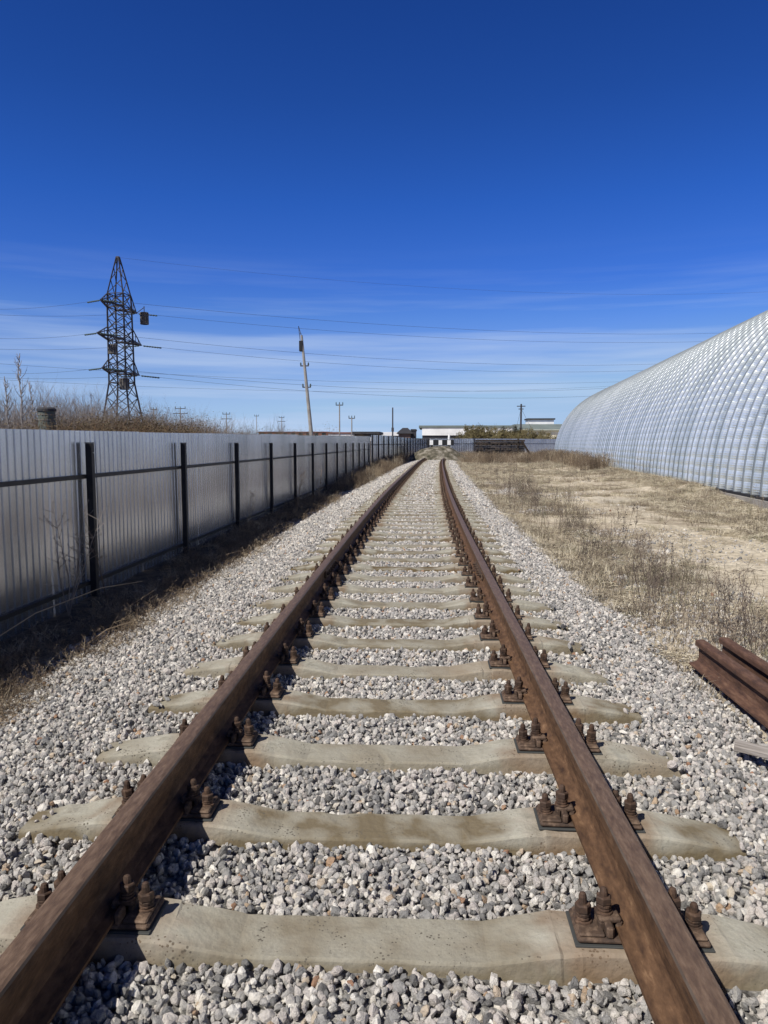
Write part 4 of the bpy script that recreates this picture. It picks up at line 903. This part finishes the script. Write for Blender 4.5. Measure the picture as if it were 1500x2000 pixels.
# tufts, stalks, weeds
def blades(seed, n, h, w, lean, spread, mt, name='tuft'):
    r = random.Random(seed); m = MB()
    for _ in range(n):
        a = r.uniform(0, 6.28); p = Vector((r.gauss(0, spread), r.gauss(0, spread), 0)); d = Vector((math.cos(a), math.sin(a), 0)); q = Vector((-d.y, d.x, 0))*w*r.uniform(.6, 1.3); hh = h*r.uniform(.5, 1.2); L1 = lean*r.uniform(.3, 1.3)*hh
        m.add([p-q, p+q, p+d*L1*.35+Vector((0, 0, hh*.6))+q*.7, p+d*L1*.35+Vector((0, 0, hh*.6))-q*.7, p+d*L1+Vector((0, 0, hh*(1-.25*lean)))], [(0, 1, 2, 3), (3, 2, 4)])
    return m.mesh(name, M[mt])
def stalks(seed, n, h, mt, rad=.003, spread=.08, side=4, name='weed', droop=0):
    r = random.Random(seed); m = MB()
    for _ in range(n):
        p = Vector((r.gauss(0, spread), r.gauss(0, spread), 0)); hh = h*r.uniform(.5, 1.15); l = Vector((r.gauss(0, .12+droop), r.gauss(0, .12+droop), 0))*hh; e = p+l+Vector((0, 0, hh*(1-droop))); mid = p.lerp(e, .5)+Vector((r.gauss(0, .03), r.gauss(0, .03), droop*.3*hh))
        m.tube([p, mid, e], [rad, rad*.8, rad*.4], 3, cap=False)
        for _ in range(side):
            t = r.uniform(.35, 1); q = p.lerp(mid, t*2) if t < .5 else mid.lerp(e, t*2-1); m.tube([q, q+Vector((r.gauss(0, .5), r.gauss(0, .5), r.uniform(.2, 1)))*hh*.16], [rad*.6, rad*.4], 3, cap=False)
            if r.random() < .6: c = q+Vector((r.gauss(0, .02), r.gauss(0, .02), .01)); s = rad*3; m.add([c+Vector((-s, 0, 0)), c+Vector((0, 0, -s)), c+Vector((s, 0, 0)), c+Vector((0, s, s*1.5))], [(0, 1, 2, 3)])
    return m.mesh(name, M[mt])
def litter(seed, n, spread, L0, mt, rad=.0022):
    r = random.Random(seed); m = MB()
    for _ in range(n):
        p = Vector((r.gauss(0, spread), r.gauss(0, spread), r.uniform(.002, .03))); a = r.uniform(0, 6.28); l = L0*r.uniform(.4, 1.3); e = p+Vector((math.cos(a)*l, math.sin(a)*l, r.uniform(-.01, .04))); m.tube([p, p.lerp(e, .5)+Vector((0, 0, .012)), e], [rad]*3, 3, cap=False)
    return m.mesh('litter', M[mt])
TUFT = [blades(i, 34, .13, .0022, .9, .05, 'straw') for i in range(6)]+[litter(60+i, 40, .10, .13, 'straw') for i in range(4)]
def pts_right(n, ymax=88):
    y = 2.2+(ymax-2.2)*rng.random(n)**1.75; x = rng.uniform(1.45, 9+.11*ymax, n); return x, y
n = 90000; x, y = pts_right(n); ux = x-trx(np.clip(y, 0, 66)); hx = 8.2+(y-18)*.0833
dn = -.22+1.8*vnoise(x, y, 2.2, 51)+1.0*vnoise(x, y, .8, 52)+.5*np.exp(-((hx-x-.8)/1.4)**2)+.7*np.exp(-((ux-2.1)/.35)**2)+.012*y
keep = (ux > 1.97+.25*vnoise(x, y, .5, 55)) & (x < hx-.15) & (rng.random(n) < np.clip(dn, .03, 1)) & ~((x > 1.84) & (x < 2.6) & (y < 5.35))
x, y = x[keep], y[keep]; n = len(x); s = rng.uniform(.6, 1.35, n)*(1+.012*y)
scatter('dry_grass', np.stack([x, y, gz(x, y)-.005], 1), np.stack([rng.normal(0, .1, n), rng.normal(0, .1, n), rng.uniform(0, 6.28, n)], 1), np.stack([s, s, s*.8], 1), rng.integers(0, 10, n), TUFT, 'matted straw coloured dry grass on the open ground right of the track', 'dry grass')
# dark dead weeds in a strip along the right of the ballast
WEED = [stalks(i, 9, .26, 'weed', .0022, .10, 3) for i in range(6)]+[stalks(30+i, 4, .62, 'weed', .003, .07, 8) for i in range(3)]
n = 1150; y = 2.6+26*rng.random(n)**1.3; x = 2.42+.025*y+rng.normal(0, .33, n)*(1+.03*y); dn = .30+1.5*vnoise(x, y, .55, 61)+.7*vnoise(x, y, 2, 64); keep = (rng.random(n) < dn) & (x-trx(y) > 2.12) & ~((x < 2.62) & (y < 5.35)); x, y = x[keep], y[keep]
n2 = 900; y2 = rng.uniform(6, 60, n2); x2 = rng.uniform(2, 12, n2); k2 = (vnoise(x2, y2, 4, 62) > .12) & (x2 < 8+(y2-18)*.1); x = np.concatenate([x, x2[k2]]); y = np.concatenate([y, y2[k2]]); n = len(x); s = rng.uniform(.6, 1.25, n)
scatter('dead_weeds', np.stack([x, y, gz(x, y)-.005], 1), np.stack([rng.normal(0, .08, n), rng.normal(0, .08, n), rng.uniform(0, 6.28, n)], 1), np.stack([s]*3, 1), np.where(rng.random(n) < .86, rng.integers(0, 6, n), rng.integers(6, 9, n)), WEED, 'dark dead weed stalks in a strip along the right edge of the ballast', 'weeds')
# weeds and litter at the foot of the left fence, thicker and taller far away
BR = [stalks(80+i, 12, .40, 'bramble', .003, .12, 5, droop=.25) for i in range(5)]+[litter(90+i, 50, .16, .26, 'bramble', .003) for i in range(4)]
n = 7000; y = 1.5+62*rng.random(n)**1.35; x = FX+.12+np.abs(rng.normal(0, .62, n))+np.where(y < 9, rng.random(n)*.5, 0); dn = .42+1.5*vnoise(x, y, .9, 71)+.006*y-.25*np.exp(-((y-24)/9)**2); lim = trx(y)-2.22+.35*vnoise(x*0, y, .6, 72)
keep = (rng.random(n) < dn) & (x < lim); x, y = x[keep], y[keep]; n = len(x); s = rng.uniform(.25, .6, n)*(1+np.clip(y-12, 0, 30)*.035)
xa = rng.uniform(-3.15, -2.40, 1500); ya = rng.uniform(2.5, 12, 1500); ka = (xa < trx(ya)-2.15) & (rng.random(1500) < .5+1.5*vnoise(xa, ya, .5, 77)); x = np.concatenate([x, xa[ka]]); y = np.concatenate([y, ya[ka]]); s = np.concatenate([s, rng.uniform(.25, .5, ka.sum())]); n = len(x)
scatter('fence_weeds', np.stack([x, y, gz(x, y)-.01], 1), np.stack([rng.normal(0, .2, n), rng.normal(0, .2, n), rng.uniform(0, 6.28, n)], 1), np.stack([s]*3, 1), np.where((rng.random(n) < .4) & (y < 18), rng.integers(5, 9, n), rng.integers(0, 5, n)), BR, 'dead weeds and trailing stems along the foot of the left fence', 'weeds')
# taller rusty weeds farther off, both sides and before the far fence
TALL = [stalks(120+i, 22, .9, 'bramble', .006, .22, 6) for i in range(5)]
P = []
y = rng.uniform(26, 64, 300); P.append((FX+.3+rng.random(300)*(trx(y)-2.3-FX)*.8, y, .35+.008*y))
y = rng.uniform(56, 90, 700); xx = rng.uniform(2.6, 16, 700); P.append((xx, y, np.full(700, .8)))
y = rng.uniform(66, 88, 260); P.append((rng.uniform(-3.5, 2.5, 260), y, np.full(260, .7)))
y = rng.uniform(40, 80, 260); P.append((8.0+(y-18)*.0833-rng.random(260)*1.6, y, np.full(260, .85)))
x = np.concatenate([p[0] for p in P]); y = np.concatenate([p[1] for p in P]); s = np.concatenate([p[2] for p in P])*rng.uniform(.6, 1.2, len(x)); n = len(x)
scatter('tall_weeds', np.stack([x, y, gz(x, y)-.02], 1), np.stack([rng.normal(0, .08, n), rng.normal(0, .08, n), rng.uniform(0, 6.28, n)], 1), np.stack([s]*3, 1), rng.integers(0, 5, n), TALL, 'taller tan and russet weeds toward the far end of the yard', 'weeds')
# single tall dead plants one can pick out
def dead_plant(loc, h, lab, seed, mt='twig', nb=3, lean=(0, 0)):
    m = MB(); r = random.Random(seed); root = empty('dead_plant', loc); tag(root, lab, 'plant')
    for k in range(nb):
        pts = [Vector((0, 0, 0))]; d = Vector((r.gauss(0, .10)+lean[0], r.gauss(0, .10)+lean[1], 1)).normalized()
        for i in range(7): d = (d+Vector((r.gauss(0, .07), r.gauss(0, .07), 0))).normalized(); pts.append(pts[-1]+d*h/7*r.uniform(.8, 1.1))
        m.tube(pts, [.0065*(1-i/8.5) for i in range(8)], 4, cap=False)
        for _ in range(16):
            i = r.randint(2, 6); q = pts[i].lerp(pts[i+1], r.random()); e = q+Vector((r.gauss(0, .6), r.gauss(0, .6), r.uniform(.3, 1)))*h*.11; m.tube([q, e], [.003, .0015], 3, cap=False)
            if r.random() < .7: m.lathe(tuple(e), [(.002, 0), (.006, .006), (.003, .013)], 5)
    m.build('stalks', M[mt], root); return root
dead_plant((-3.45, 6.75, 0), 1.05, 'tall branching dead plant before the fence, left of the nearest full post', 5, 'twig', 5)
dead_plant((-3.3, 7.25, 0), .85, 'single pale dead stalk right beside the nearest full fence post', 6, 'bramble', 2)
dead_plant((-3.3, 13.2, 0), .8, 'thin dead stalk before the fence near the third post', 7, 'bramble', 3)
dead_plant((-3.2, 17.5, 0), 1.0, 'tan dead weed standing between the fourth and fifth posts', 8, 'bramble', 4)
dead_plant((-3.1, 20.5, 0), 1.0, 'tan dead weed standing by the fence beyond the fifth post', 9, 'bramble', 4)
dead_plant((2.30, 5.55, 0), .62, 'thin dead stalk standing behind the end of the spare rails', 10, 'weed', 2)
dead_plant((2.62, 5.2, 0), .75, 'taller dead stalk at the right edge above the spare rails', 11, 'weed', 3)
def stick(pts, r, lab, mt='twig'):
    a = Vector(pts[0]); o = MB().tube([Vector(p)-a for p in pts], [r*(1-.6*i/len(pts)) for i in range(len(pts))], 5).build('fallen_branch', M[mt], loc=a); tag(o, lab, 'branch')
stick([(-3.5, 5.2, .02), (-3.3, 5.9, .22), (-3.05, 6.6, .30), (-2.9, 7.2, .25)], .006, 'long pale branch arching over the shaded ground at the far left', 'bramble')
stick([(-2.75, 5.6, .03), (-2.62, 5.75, .13), (-2.48, 5.95, .15), (-2.4, 6.2, .10)], .005, 'bent pale twig lying at the edge of the fence shadow', 'bramble')
stick([(-3.0, 6.3, .05), (-2.8, 6.6, .12), (-2.7, 7.0, .20)], .005, 'thin light twig lying in the fence shadow before the first post', 'bramble')
stick([(-2.95, 9.6, .04), (-2.7, 9.7, .16), (-2.5, 10.0, .18), (-2.35, 10.4, .06)], .006, 'curled dry stem between the first and second fence posts', 'bramble')
